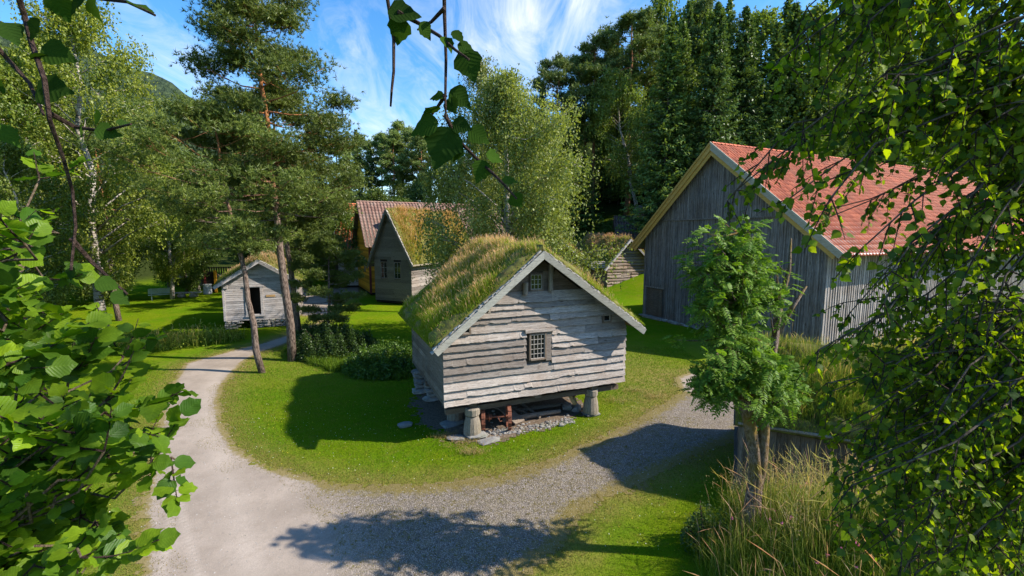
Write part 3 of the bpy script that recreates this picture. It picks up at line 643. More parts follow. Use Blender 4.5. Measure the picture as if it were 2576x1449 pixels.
for x, z in ((1.22, 3.95), (5.0, 4.0)):
    mb = MB()
    for k in range(3): mb.tube([(x+random.uniform(-.05, .05), -.45+.08*k, z+k*.06-.12), (x, .1, z+k*.06-.12)], .05, 6, random.random())
    mb.build('purlin_end', M['post'], st)
slab_roof(W, L, EV, PK+.02, PX, .32, .5, .4, .05, M['log_dark'], st, 'roof_boards', .02)
barge(W, EV, PK+.02, PX, .34, -.5, .185, .05, M['barge'], st, .07)
barge(W, EV, PK+.02, PX, .34, L+.45, .2, .05, M['barge'], st, .07)
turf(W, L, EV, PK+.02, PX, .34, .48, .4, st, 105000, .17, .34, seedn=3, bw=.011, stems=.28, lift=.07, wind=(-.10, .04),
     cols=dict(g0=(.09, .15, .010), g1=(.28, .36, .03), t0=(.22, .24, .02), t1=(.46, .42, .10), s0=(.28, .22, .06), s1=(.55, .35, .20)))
# floor beams and posts
mb = MB()
for x in (.9, 3.0, 5.05): mb.box(x-.11, x+.11, .08, L-.1, Z0-.2, Z0+.0, random.random(), .006)
mb.box(.1, W-.1, .22, .40, Z0-.36, Z0-.205, .3, .006); mb.box(.1, W-.1, 3.0, 3.2, Z0-.38, Z0-.21, .4, .006)
mb.build('floor_beam', M['log_dark'], st)
def staddle(x, y, top=.78, s=1.):
    mb = MB(); mb.tube([(x, y, .10), (x, y, .22), (x, y, .45), (x, y, .66), (x, y, top-.12), (x, y, top-.115)], [.265*s, .265*s, .235*s, .19*s, .165*s, .16*s], 14, .6, jit=.02)
    mb.tube([(x, y, top-.12), (x, y, top-.08), (x, y, top+.10), (x, y, top+.14)], [.17*s, .225*s, .235*s, .2*s], 12, .8, jit=.02)
    return mb.build('staddle_post', M['post'], st)
staddle(.9, .22); staddle(5.06, .3)
mb = MB(); mb.tube([(.72, 1.5, .05), (.72, 1.5, .4), (.72, 1.5, .80)], [.26, .27, .25], 12, .5, jit=.03); mb.build('staddle_post', M['post'], st)
for (x, y) in ((5.35, 3.1), (.5, 3.7), (.2, 4.6), (3.0, 4.3)):
    mb = MB(); z = 0.
    while z < .74:
        h = random.uniform(.07, .11); mb.stone((x+random.uniform(-.05, .05), y+random.uniform(-.05, .05), z+h), (random.uniform(.26, .36), random.uniform(.24, .3), h)); z += h*1.75
    mb.build('stone_pier', M['rubble'], st)
# things beneath and round the storehouse
def slab(name, t, v, r, label, z=.05, rot=0., group=None):
    o = empty(name, S(t, v), SA+rot); mb = MB(); mb.stone((0, 0, z), (r[0]*.8, r[1]*.8, r[2]), .6, int(t*100+v*37)); me = mb.build(name, M['slate']); me.location = o.location; me.rotation_euler = o.rotation_euler
    bpy.data.objects.remove(o); return tag(me, label, 'stone slab', group)
slab('stone_slab', .98, .12, (.40, .30, .07), 'grey slate block directly under the front staddle post by the wheels', .09)
slab('stone_slab', 1.25, -.28, (.45, .26, .035), 'flat mossy slab on the grass in front of the big staddle post', .03, .2)
slab('stone_slab', .42, .25, (.34, .24, .05), 'tilted grey slab on bare earth left of the big staddle post', .04, -.3)
slab('stone_slab', -.85, 1.7, (.30, .18, .09), 'pale stone lying alone in the shaded grass beside the storehouse', .06, .1)
slab('stone_slab', .62, 1.35, (.55, .34, .07), 'broad stone under the short rear stump post', .04, .2)
slab('stone_slab', 5.06, .3, (.34, .3, .05), 'stone footing below the staddle post farther from the wheels', .05)
for i, (t, v, q) in enumerate([(4.55, 1.0, .14), (4.75, .72, .12), (4.9, .95, .13), (4.7, 1.25, .11)]):
    mb = MB(); mb.stone((0, 0, q*.6), (q*1.3, q, q*.8), .5, i); o = mb.build('field_stone', M['rubble']); o.location = S(t, v); o.rotation_euler = (0, 0, i)
    tag(o, 'rough grey field stone in the small heap under the grindstone', 'stone', 'stones heaped under the grindstone')
cent = A([S(random.uniform(.6, 5.4), random.uniform(.3, 4.4)) for _ in range(260)]+[S(random.uniform(1.2, 4.3), random.gauss(.12, .13)) for _ in range(420)])
mb = MB()
for p in cent: r = abs(random.gauss(.010, .016))+.010; mb.stone(p+A([0, 0, r*.5]), (r*1.3, r, r*.8))
rb = mb.build('rubble', M['rubble']); rb['kind'] = 'stuff'
def wheelset():
    root = empty('iron_wheel_axle', S(1.72, .42), SA-.28, 'rusty iron spoked wheels joined by an axle, under the storehouse floor', 'wheel axle'); Rr = .41
    for x in (-.40, .40):
        mb = MB(); n = 28
        for k in range(n):
            a0, a1 = 2*pi*k/n, 2*pi*(k+1)/n; V = [(x+dx, rad*cos(a), Rr+rad*sin(a)) for a in (a0, a1) for dx in (-.055, .055) for rad in (Rr-.022, Rr)]
            mb.add(V, [(0, 1, 3, 2), (4, 6, 7, 5), (0, 4, 5, 1), (2, 3, 7, 6), (1, 5, 7, 3), (0, 2, 6, 4)], .5)
            if k % 2 == 0: a = (a0+a1)/2; mb.bar((x-.055, Rr*cos(a)*1.02, Rr+Rr*1.02*sin(a)), (x+.055, Rr*cos(a)*1.02, Rr+Rr*1.02*sin(a)), .03, .03, (0, cos(a), sin(a)))
        wh = mb.build('wheel', M['rust'], root)
        mb = MB()
        for k in range(10): a = 2*pi*k/10; mb.tube([(x, .05*cos(a), Rr+.05*sin(a)), (x, (Rr-.02)*cos(a), Rr+(Rr-.02)*sin(a))], .013, 5)
        mb.build('spoke', M['rust'], wh); mb = MB(); mb.tube([(x-.09, 0, Rr), (x+.09, 0, Rr)], .065, 10); mb.build('hub', M['rust'], wh)
    mb = MB(); mb.tube([(-.45, 0, Rr), (.45, 0, Rr)], .035, 8); mb.tube([(-.30, 0, Rr), (-.12, 0, Rr)], .085, 10); mb.build('axle', M['rust'], root)
    mb = MB(); mb.tube([(-.22, 0, Rr), (-.20, 0, Rr)], .15, 14); mb.build('gear', M['rust'], root)
    mb = MB(); mb.tube([(.05, -.02, Rr), (.06, -.12, Rr+.02), (.12, -.14, Rr-.1), (.18, -.12, Rr-.09)], .017, 6); mb.build('crank', M['rust'], root)
wheelset()
lg_ = [((2.1, .75, .10), (4.1, .70, .12), .075, 'long squared timber lying along the front of the heap'), ((2.5, 1.15, .16), (4.3, 1.05, .2), .07, 'second timber lying behind the front one'),
       ((1.5, 2.0, .45), (2.7, .75, .12), .05, 'thin pole leaning down towards the timbers'), ((1.9, 2.3, .5), (3.0, .7, .16), .045, 'dark leaning pole crossing the heap'),
       ((1.1, 1.4, .3), (2.2, 1.6, .34), .05, 'pole lying behind the rusty wheels'), ((2.9, 1.9, .35), (3.3, .55, .09), .05, 'short split log beside the flat board'),
       ((3.2, 2.1, .3), (4.4, 1.7, .3), .06, 'weathered log at the back of the heap')]
for i, (p, q, r, lb) in enumerate(lg_):
    mb = MB(); mid = (A(p)+A(q))/2+A([0, 0, .02]); mb.tube([p, mid, q], [r, r*1.05, r*.85], 7, random.random(), jit=.08); o = mb.build('timber', M['plank']); o.location = S(0, 0); o.rotation_euler = (0, 0, SA); tag(o, lb, 'timber', 'old timber under the storehouse')
mb = MB(); mb.bar((2.2, 1.3, .42), (2.55, .45, .08), .42, .04, tone=.7); o = mb.build('flat_board', M['plank']); o.location = S(0, 0); o.rotation_euler = (0, 0, SA); tag(o, 'flat wide board leaning beside the rusty wheel', 'board')
gs = empty('grindstone', S(4.6, .75, .52), SA+.6, 'round sandstone grindstone tilted on the stones beneath the storehouse', 'grindstone')
mb = MB(); ax = nrm(A([.35, -.75, .45])); mb.tube([ax*-.055, ax*.055], .27, 26, .5, jit=.004); M['sand'] = mat_plain('sandstone', (.34, .25, .14), .9, .25, 12, .5); mb.build('disc', M['sand'], gs)
mb = MB(); mb.tube([ax*-.1, ax*.14], .022, 6); mb.build('axle', M['rust'], gs)
# ------------------------------------------------------------------ barn
BO = A([9.67, 33.34, 0]); BA = R(-64)
barn = empty('barn', BO, BA, 'large dark vertical board barn with red pantile roof and ochre bargeboards', 'barn'); W, L, EV, PK, PX, so = 12.6, 30., 5.85, 11.25, 5.9, .95
EVL = 5.6
def top(x): return EV+(PK-EV)*(x/PX if x < PX else (W-x)/(W-PX))-.05
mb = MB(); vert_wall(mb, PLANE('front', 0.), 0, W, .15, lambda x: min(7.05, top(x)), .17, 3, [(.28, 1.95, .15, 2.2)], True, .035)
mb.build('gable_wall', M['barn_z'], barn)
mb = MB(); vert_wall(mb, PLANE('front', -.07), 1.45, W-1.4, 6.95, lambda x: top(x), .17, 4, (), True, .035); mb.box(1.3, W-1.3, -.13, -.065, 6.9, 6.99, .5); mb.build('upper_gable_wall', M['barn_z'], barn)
core = MB(); core.box(.05, W-.05, .05, L-.05, .05, EV-.1, .1); core.add([(.05, .05, EV-.1), (W-.05, .05, EV-.1), (PX, .05, PK-.2), (.05, L-.05, EV-.1), (W-.05, L-.05, EV-.1), (PX, L-.05, PK-.2)], [(0, 1, 2), (3, 5, 4)], .1); core.build('inner_wall', M['barn_z'], barn)
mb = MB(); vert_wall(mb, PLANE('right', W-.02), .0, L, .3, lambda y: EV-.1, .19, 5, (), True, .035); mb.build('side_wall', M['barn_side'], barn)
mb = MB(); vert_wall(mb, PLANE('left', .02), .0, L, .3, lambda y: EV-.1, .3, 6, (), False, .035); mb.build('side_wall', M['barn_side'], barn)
mb = MB(); vert_wall(mb, PLANE('front', .01), .32, 1.9, .22, lambda x: 2.15, .26, 9, (), False, .02, tone=(.3, .6)); dr = mb.build('door', M['log_dark'], barn)
mb = MB(); mb.box(.28, 2.0, -.05, -.015, 2.2, 2.3, .8); mb.box(.2, .29, -.05, .0, .15, 2.3, .8); mb.box(.3, 2.1, -.35, .1, .02, .16, .6); mb.build('door_frame', M['barn_side'], barn)
slab_roof(W, L, EV, PK, PX, so, .55, .4, .06, M['barn_side'], barn, 'roof_boards', .0)
tiles(W, L, EV, PK+.06, PX, so, .55, .4, M['tile_red'], barn, .27, .36, 'tiled_roof', .032)
b1 = barge(W, EV, PK, PX, so, -.56, .30, .05, M['yellow_barge'], barn, .06); b2 = barge(W, EV, PK, PX, so-.15, -.50, .46, .04, M['yellow_barge'], barn, -.0)
for o in (b1[1],): o.data.materials.clear(); o.data.materials.append(M['pale_barge'])
b3 = barge(W, EV, PK+.05, PX, so+.02, -.62, .12, .05, M['yellow_barge'], barn, .1, name='verge_strip')
b3[1].data.materials.clear(); b3[1].data.materials.append(M['pale_barge'])
barge(W, EV, PK+.05, PX, so+.02, L+.42, .2, .05, M['metal'], barn, .14, name='verge_strip')
(_, _), (a, b) = slope_pts(W, EV, PK, PX, so)
mb = MB(); mb.tube([(b[0]+.06, -.5, b[1]-.02), (b[0]+.06, L+.4, b[1]-.02)], .06, 8); mb.build('gutter', M['metal'], barn)
mb = MB(); rr = random.Random(3)
for k in range(120):
    x = rr.uniform(-.1, W); mb.stone((x, rr.uniform(-.1, .05), rr.uniform(.0, .12)), (rr.uniform(.15, .4), .16, rr.uniform(.05, .09)))
mb.build('stone_foundation', M['rubble'], barn); mb = MB()
for k in range(150): mb.stone((W+rr.uniform(-.05, .1), rr.uniform(0, 24), rr.uniform(0, .25)), (.16, rr.uniform(.15, .4), rr.uniform(.06, .1)))
mb.build('stone_foundation', M['rubble'], barn)
# ------------------------------------------------------------------ small turf-roofed house on stone piers (left of the pines)
hO = G(566, 830); lh = empty('small_log_house', (hO[0], hO[1], 0), R(21), 'small silver-grey boarded house with turf roof and open doorway, on stone piers', 'house')
W, L, Z0, EV, PK, PX = 4.32, 5., .55, 2.95, 4.32, 2.16
mb = MB(); lap_wall(mb, PLANE('front', 0.), 0.12, W-.1, Z0, PK-.03, .135, (EV, PK, PX), [(1.36, 2.12, .92, 2.58)], .006, .02, .4, .12, 31, .03, tone=(.2, 1)); mb.build('front_wall', M['lh_x'], lh)
for pl, a in (('left', .04), ('right', W-.04)):
    mb = MB(); lap_wall(mb, PLANE(pl, a), .05, L, Z0, EV, .16, None, (), .006, .02, .4, .3, 33, .03); mb.build('side_wall', M['lh_y'], lh)
mb = MB(); mb.box(.06, 1.3, .03, L, Z0+.01, EV-.05); mb.box(2.18, W-.06, .03, L, Z0+.01, EV-.05); mb.box(1.3, 2.18, .8, L, Z0+.01, EV-.05); mb.box(1.3, 2.18, .03, .8, 2.62, EV-.05); mb.box(1.3, 2.18, .03, .8, Z0+.01, .9)
mb.add([(.1, .03, EV-.05), (W-.1, .03, EV-.05), (PX, .03, PK-.06)], [(0, 1, 2)]); mb.build('inner_wall', M['dark'], lh)
mb = MB(); mb.box(1.24, 1.38, -.07, .06, .86, 2.66, .9); mb.box(2.10, 2.25, -.07, .06, .86, 2.66, .7); mb.box(1.15, 2.34, -.09, .05, 2.665, 2.75, .6); mb.box(1.2, 2.3, -.1, .05, .76, .855, .8); mb.build('door_frame', M['lh_x'], lh)
mb = MB(); mb.bar((1.42, -.02, .9), (1.42, .5, .9), .04, 3.2, tone=.3) if 0 else mb.box(1.40, 1.45, .02, .6, .9, 2.55, .3); mb.build('open_door', M['lh_x'], lh)
mb = MB(); mb.box(2.42, 2.95, -.045, -.025, 1.98, 2.12, .5); M['sign'] = mat_plain('bare_wood_sign', (.34, .22, .10), .7, .15); mb.build('name_board', M['sign'], lh)
mb = MB(); mb.box(.0, .13, -.06, .1, Z0, EV, .9); mb.build('corner_board', M['lh_x'], lh); mb = MB(); mb.box(W-.12, W+.01, -.06, .1, Z0, EV, .8); mb.build('corner_board', M['lh_x'], lh); mb = MB(); mb.box(.1, .32, -.12, -.02, 2.62, 2.98, .7); mb.build('beam_end', M['lh_x'], lh)
slab_roof(W, L, EV, PK, PX, .32, .42, .3, .04, M['lh_x'], lh, 'roof_boards', .02); barge(W, EV, PK, PX, .36, -.42, .17, .045, M['lh_x'], lh, .06)
turf(W, L, EV, PK, PX, .34, .42, .3, lh, 26000, .13, .38, seedn=8, bw=.02, stems=.5, cols=dict(g0=(.07, .12, .015), g1=(.20, .26, .04), t0=(.16, .16, .04), t1=(.42, .33, .13), s0=(.22, .18, .07), s1=(.45, .30, .18)))
for (x0, x1) in ((-.02, .6), (1.45, 3.6)):
    mb = MB(); z = 0; rr = random.Random(int(x1*10))
    while z < .5:
        x = x0
        while x < x1: w = rr.uniform(.12, .26); mb.stone((x+w, .12+rr.uniform(-.06, .06), z+.06), (w, .2, .065)); x += w*1.8
        z += .11
    mb.build('stone_pier', M['rubble'], lh)
for x in (W-.3, .3):
    mb = MB(); z = 0
    while z < .5: mb.stone((x, L-.3, z+.06), (.3, .3, .07)); z += .11
    mb.build('stone_pier', M['rubble'], lh)
# ------------------------------------------------------------------ dark gabled house in the middle
P0 = D(945, 745, 40); mh = empty('turf_roof_cottage', (P0[0], P0[1], 0), R(-24), 'dark olive clapboard cottage with steep gable and golden grass on its roof', 'cottage')
W, L, Z0, EV, PK, PX = 3.9, 11., .3, 4.1, 8.0, 1.75
mb = MB(); lap_wall(mb, PLANE('front', 0.), 0, W, Z0, PK-.1, .26, (EV, PK, PX), [(.66, 1.40, 2.2, 3.66), (2.1, 2.84, 2.2, 3.66)], .003, .04, .3, .4, 41, .0, tone=(.2, .8)); mb.build('front_wall', M['mid_x'], mh)
mb = MB(); mb.box(.05, W-.05, .06, L, .1, EV-.05); mb.add([(.05, .06, EV-.05), (W-.05, .06, EV-.05), (PX, .06, PK-.15)], [(0, 1, 2)]); mb.build('inner_wall', M['dark'], mh)
for pl, a in (('left', .02), ('right', W-.02)):
    mb = MB(); lap_wall(mb, PLANE(pl, a), 0, L, Z0, EV, .26, None, (), .003, .04, .3, .6, 43, .0); mb.build('side_wall', M['lh_y'], mh)
for x0 in (.70, 2.14): window(mh, x0, x0+.64, 2.24, 3.60, 2, 3, -.03, .06, .014, .08, M['log_dark'])
slab_roof(W, L, EV, PK, PX, .42, .45, .3, .06, M['log_dark'], mh, 'roof_boards', .02); barge(W, EV, PK, PX, .45, -.45, .18, .05, M['mid_x'], mh, .07)
turf(W, L, EV, PK, PX, .42, .45, .3, mh, 17000, .14, .42, seedn=5, bw=.035, stems=.5, cols=dict(g0=(.12, .15, .02), g1=(.33, .34, .035), t0=(.28, .20, .05), t1=(.50, .33, .10), s0=(.32, .22, .07), s1=(.55, .33, .16)))
(_, _), (a, b) = slope_pts(W, EV, PK, PX, .45); mb = MB(); mb.tube([(b[0]+.02, -.5, b[1]+.12), (b[0]+.02, 4, b[1]+.16), (b[0]+.02, L, b[1]+.12)], .09, 7, .9); mb.build('eave_log', M['post'], mh)
m2 = empty('turf_roof_shelter', D(968, 700, 47)*A([1, 1, 0])+A([-.2, 0, 0]), R(-24), 'narrow dark gable with mossy turf roof just behind the olive cottage', 'cottage')
W2, L2, E2, K2, X2 = 3.2, 6., 4.2, 8.0, 1.3
mb = MB(); lap_wall(mb, PLANE('front', 0.), 0, W2, .3, K2-.1, .26, (E2, K2, X2), (), .003, .04, .3, .4, 51, 0.); mb.build('front_wall', M['log_dark'], m2)
slab_roof(W2, L2, E2, K2, X2, .4, .4, .3, .06, M['log_dark'], m2, 'roof_boards', .02); turf(W2, L2, E2, K2, X2, .42, .45, .3, m2, 6000, .14, .3, seedn=6, bw=.03)
# ------------------------------------------------------------------ ochre house with brown pantiles, grey clapboard house with orange pantiles
def gable_left(name, K, longdeg, W, L, label, cat):
    """K = near left ground corner; the gable faces left"""
    y = A([cos(R(longdeg)), sin(R(longdeg))]); x = A([y[1], -y[0]]); o = K-W*x
    return empty(name, (o[0], o[1], 0), math.atan2(x[1], x[0]), label, cat)
oh = gable_left('ochre_house', A([-13.9, 44.6]), 27, 8, 13, 'ochre yellow clapboard house with maroon corner boards and brown pantile roof', 'house'); W, L, EV, PK, PX = 8., 15., 5.3, 9.25, 4.
for pl, a, u1 in (('front', 0., W), ('right', W, L)):
    mb = MB(); lap_wall(mb, PLANE(pl, a), .12, u1-.12, .3, (PK-.1 if pl == 'front' else EV), .2, ((EV, PK, PX) if pl == 'front' else None), [(4.9, 5.7, 2.2, 3.7)] if pl == 'front' else (), 0.002, .03, 0, 1., 61, 0.); mb.build('wall', M['ochre_x'], oh)
for x in (W-.14, -.05): mb = MB(); mb.box(x, x+.19, -.05, .14, .2, EV, .5); mb.build('corner_board', M['maroon'], oh)
mb = MB(); mb.box(.05, W-.03, .03, L-.05, .1, EV, .5); mb.build('inner_wall', M['dark'], oh)
window(oh, 5.0, 5.6, 2.3, 3.6, 2, 3, -.03, .09, .04, .08, M['mid_x'])
slab_roof(W, L, EV, PK, PX, .5, .45, .3, .1, M['log_dark'], oh, 'roof_boards', .0); tiles(W, L, EV, PK+.1, PX, .5, .45, .3, M['tile_brown'], oh, .34, .42, 'tiled_roof', .05)
gh = gable_left('grey_clapboard_house', A([-19.4, 51.]), 8, 7, 8, 'pale grey clapboard house with orange pantile roof behind the pine boughs', 'house'); W, L, EV, PK, PX = 7., 9., 5.0, 9.4, 3.5
for pl, a, u1 in (('front', 0., W), ('right', W, L)):
    mb = MB(); lap_wall(mb, PLANE(pl, a), 0, u1, .3, (PK-.1 if pl == 'front' else EV), .22, ((EV, PK, PX) if pl == 'front' else None), (), 0.004, .04, 0, 1., 71, 0.); mb.build('wall', M['grey_clap'], gh)
mb = MB(); mb.box(.05, W-.03, .03, L-.05, .1, EV, .5); mb.build('inner_wall', M['dark'], gh)
slab_roof(W, L, EV, PK, PX, .5, .4, .3, .1, M['log_dark'], gh, 'roof_boards', .0); tiles(W, L, EV, PK+.1, PX, .5, .4, .3, M['tile_orange'], gh, .36, .42, 'tiled_roof', .05)
barge(W, EV, PK+.1, PX, .5, -.42, .22, .06, M['white'], gh, .1)
wg = empty('white_house', D(1150, 560, 58)*A([1, 1, 0]), R(10), 'small white gabled house glimpsed through the weeping birch', 'house'); mb = MB()
lap_wall(mb, PLANE('front', 0.), 0, 3.6, 2., 9.1, .25, (7.6, 9.3, 1.8), (), .002, .03, 0, 1., 5, 0.); mb.box(.05, 3.55, .05, 5, 1, 7.6); mb.build('wall', M['white'], wg); slab_roof(3.6, 5, 7.6, 9.2, 1.8, .3, .3, .2, .08, M['tile_brown'], wg, 'roof')
# ------------------------------------------------------------------ cabins on the right
cA = empty('log_cabin', (9.5, 45.5, .35), R(22), 'bleached log cabin with turf roof, half hidden behind the barn corner', 'cabin'); W, L, Z0, EV, PK, PX = 4.9, 8., 0., 2.75, 5.1, 2.3
mb = MB(); lap_wall(mb, PLANE('front', 0.), 0, W, Z0, PK-.05, .3, (EV, PK, PX), [(1.6, 2.9, 1.3, 1.9)], .01, .07, .8, .12, 81, .03, True); lap_wall(mb, PLANE('front', .03), 1.6, 2.9, 1.3, 1.9, .2, None, (), .006, .05, 0, .1, 3, .1); mb.build('front_wall', M['log_x'], cA)
mb = MB(); mb.box(.05, W-.05, .05, L, -.4, EV); mb.add([(.05, .05, EV-.05), (W-.05, .05, EV-.05), (PX, .05, PK-.15)], [(0, 1, 2)]); mb.build('inner_wall', M['log_dark'], cA)
slab_roof(W, L, EV, PK, PX, .6, .6, .3, .06, M['log_dark'], cA, 'roof_boards', .02); barge(W, EV, PK, PX, .62, -.6, .16, .06, M['lh_x'], cA, .07)
gc = dict(g0=(.09, .15, .02), g1=(.28, .36, .04), t0=(.2, .2, .05), t1=(.46, .38, .12), s0=(.26, .17, .08), s1=(.46, .28, .17))
turf(W, L, EV, PK, PX, .6, .58, .3, cA, 15000, .15, .5, seedn=9, bw=.035, stems=.6, cols=gc)
cB = empty('turf_cabin', (.1, 29.6, 0), R(22), 'low cabin with orange-tipped turf roof right behind the storehouse ridge', 'cabin'); W, L, EV, PK, PX = 5.2, 6.5, 3.9, 5.95, 2.6
mb = MB(); lap_wall(mb, PLANE('front', 0.), 0, W, .1, PK-.05, .3, (EV, PK, PX), (), .01, .06, .6, .2, 91, .03, True); mb.build('front_wall', M['log_dark'], cB)
mb = MB(); lap_wall(mb, PLANE('right', W), 0, L, .1, EV, .3, None, (), .01, .06, .6, .2, 92, .03, True); mb.build('side_wall', M['log_dark'], cB)
slab_roof(W, L, EV, PK, PX, .5, .5, .3, .06, M['log_dark'], cB, 'roof_boards', .02); turf(W, L, EV, PK, PX, .5, .5, .3, cB, 17000, .15, .45, seedn=12, bw=.026, stems=.6, cols=dict(gc, g1=(.26, .24, .05), t1=(.46, .29, .10)))
mb = MB(); rk = empty('roof_ladder', (6.3, 33.5, 3.6), R(22), 'weathered wooden rack standing between the turf roofs', 'rack')
for k in range(4): mb = MB(); mb.bar((-.6, 0, k*.13), (.6, 0, k*.13), .05, .05, tone=.9); mb.build('rail', M['lh_x'], rk)
for x in (-.5, .5): mb = MB(); mb.bar((x, .05, -3.5), (x, .05, .45), .07, .07, tone=.4); mb.build('post', M['post'], rk)
tc = gable_left('tile_cottage', A([13.2, 57.]), -8, 6, 8, 'little cottage with dark brown pantiles and brick chimney under the green slope', 'cottage'); W, L, EV, PK, PX = 6., 9., 5.7, 8.2, 3.
mb = MB(); lap_wall(mb, PLANE('front', 0.), 0, W, 2, PK-.1, .25, (EV, PK, PX), (), 0.004, .04, 0, 1., 7, 0.); lap_wall(mb, PLANE('right', W), 0, L, 2, EV, .25, None, (), 0.004, .04, 0, 1., 7, 0.); mb.build('wall', M['grey_clap'], tc)
slab_roof(W, L, EV, PK, PX, .4, .4, .3, .1, M['log_dark'], tc, 'roof_boards', .0); tiles(W, L, EV, PK+.1, PX, .4, .4, .3, M['tile_dark'], tc, .34, .42, 'tiled_roof', .05)
mb = MB(); mb.box(2.55, 3.3, 2.3, 3.4, 7.6, 9.35, .5); ch = mb.build('chimney', M['brick'], tc); mb = MB(); mb.box(2.45, 3.4, 2.2, 3.5, 9.352, 9.45, .5); mb.box(2.7, 3.15, 2.5, 3.2, 9.455, 9.7, .5); mb.build('chimney_cap', M['slate'], ch)
# ------------------------------------------------------------------ near shed with turf roof
SHC = A([5.40, 10.25]); shA = math.atan2(-.9, -.44); sdir = A([.44, .9]); q0 = SHC+sdir*3.6
sh = empty('turf_shed', (q0[0], q0[1], 0), shA, 'brown vertical board shed sunk into the bank, roof thick with tall grass', 'shed'); W, L, EV, PK, PX = 3.6, 5.2, 1.75, 3.0, 1.9
mb = MB(); vert_wall(mb, PLANE('right', W), 0, L, .12, lambda y: EV-.02, .27, 14, (), False, .04); mb.build('side_wall', M['shed_z'], sh)
mb = MB(); vert_wall(mb, PLANE('front', 0.), 0, W, .12, lambda x: EV+(PK-EV)*(x/PX if x < PX else (W-x)/(W-PX))-.03, .27, 15, (), False, .04); mb.build('gable_wall', M['shed_z'], sh)
mb = MB(); mb.box(W-.1, W+.1, -.15, L, -.05, .13, .6, .01); mb.box(.0, W, -.12, .1, -.05, .12, .5, .01); mb.box(W-.06, W+.07, -.07, .05, .13, EV, .9); mb.build('sill_beam', M['shed_z'], sh)
mb = MB(); mb.box(.05, W-.05, .05, L, .05, EV-.05); mb.build('inner_wall', M['dark'], sh)
slab_roof(W, L, EV, PK, PX, .22, .2, .1, .05, M['shed_z'], sh, 'roof_boards', .02)
turf(W, L, EV, PK, PX, .22, .2, .1, sh, 40000, .2, .48, seedn=15, bw=.010, stems=.2, edge=False, cols=dict(g0=(.07, .12, .012), g1=(.20, .27, .03), t0=(.15, .19, .02), t1=(.36, .34, .07), s0=(.22, .20, .06), s1=(.40, .30, .12)))
(_, _), (a, b) = slope_pts(W, EV, PK, PX, .22); mb = MB(); mb.tube([(b[0]+.03, -.1, b[1]+.1), (b[0]+.05, 1.5, b[1]+.13), (b[0]+.02, 3, b[1]+.1), (b[0]+.04, L, b[1]+.13)], [.03, .035, .03, .03], 6, .9); mb.build('eave_pole', M['post'], sh)
# ------------------------------------------------------------------ yard furniture at the far lawn
q = G(408, 752); bn = empty('garden_bench', (q[0], q[1], 0), R(38), 'pale green slatted bench on the far lawn beside the birch trunks', 'bench')
M['bench'] = mat_plain('pale_green_paint', (.42, .52, .50), .6, .1)
mb = MB()
for k in range(4): mb.box(-1., 1., -.45+.115*k, -.36+.115*k, .43, .46, .5)
mb.build('seat', M['bench'], bn); mb = MB()
for k in range(5): mb.box(-1., 1., .02+.03*k, .045+.03*k, .52+.1*k, .60+.1*k, .5)
mb.build('backrest', M['bench'], bn)
for x in (-.75, .75): mb = MB(); mb.box(x-.03, x+.03, -.42, -.36, 0, .43); mb.box(x-.03, x+.03, .0, .06, 0, .43); mb.box(x-.03, x+.03, -.42, .06, .39, .425); mb.bar((x, .04, .42), (x, .2, 1.02), .05, .04); mb.build('leg', M['bench'], bn)
q = G(470, 748); tb = empty('low_table', (q[0], q[1], 0), R(15), 'low plank table resting on two pale stones near the bin', 'table')
mb = MB(); mb.box(-1.2, 1.2, -.35, .35, .42, .50, .6, .01); mb.build('tabletop', M['lh_x'], tb)
for x in (-.4, .6): mb = MB(); mb.stone((x, -.05, .2), (.35, .3, .22), .9, int(x*10)); mb.build('stone_foot', M['rubble'], tb)
q = G(523, 739); bi = empty('rubbish_bin', (q[0], q[1], 0), 0, 'grey slatted rubbish bin with white rim on the far lawn', 'bin'); M['binm'] = mat_plain('grey_bin_metal', (.42, .45, .5), .5, .12)
mb = MB(); mb.tube([(0, 0, 0), (0, 0, .1), (0, 0, .9)], [.36, .38, .34], 16); 
for k in range(16): a = 2*pi*k/16; mb.bar((.37*cos(a), .37*sin(a), .1), (.345*cos(a), .345*sin(a), .85), .05, .03, (cos(a), sin(a), 0))
mb.build('body', M['binm'], bi); mb = MB(); mb.tube([(0, 0, .9), (0, 0, .97)], [.38, .37], 16); mb.build('rim', M['white'], bi)
dk = empty('footbridge', D(470, 720, 50)*A([1, 1, 0]), R(8), 'dark wooden footbridge with plank railing over a stone abutment', 'footbridge')
mb = MB(); mb.box(-2, 8, 0, 2.6, 1.25, 1.42, .3); mb.build('deck', M['log_dark'], dk); mb = MB(); mb.box(-2.2, 8, -.12, -.005, 1.3, 1.45, .95); mb.build('edge_beam', M['lh_x'], dk)
mb = MB()
for k in range(40): mb.box(-1.8+k*.245, -1.66+k*.245, -.06, -.02, 1.46, 2.45, random.random())
mb.box(-2, 8, -.1, -.065, 2.3, 2.4, .4); mb.build('railing', M['log_dark'], dk)
for x in (-1.9, 1.6, 4.9): mb = MB(); mb.box(x-.1, x+.1, .05, .25, 0, 1.24); mb.build('post', M['log_dark'], dk)
mb = MB()
for k in range(160): mb.stone((random.uniform(-2, 8), 2.2+random.uniform(-.1, .1), random.uniform(.05, 1.15)), (.3, .2, .1))
mb.build('abutment', M['rubble'], dk)
hu = empty('ochre_porch', D(543, 730, 47)*A([1, 1, 0]), R(10), 'ochre wooden doorway beside the bin, behind the turf-roofed house', 'porch')
mb = MB(); mb.box(-.1, .12, 0, .15, 0, 2.3); mb.build('door_post', M['ochre_x'], hu); mb = MB(); mb.box(-.9, -.1, .1, .2, 0, 2.2); mb.build('door', M['dark'], hu); mb = MB(); mb.box(-1.05, -.9, 0, .15, 0, 2.3); mb.build('door_post', M['maroon'], hu)
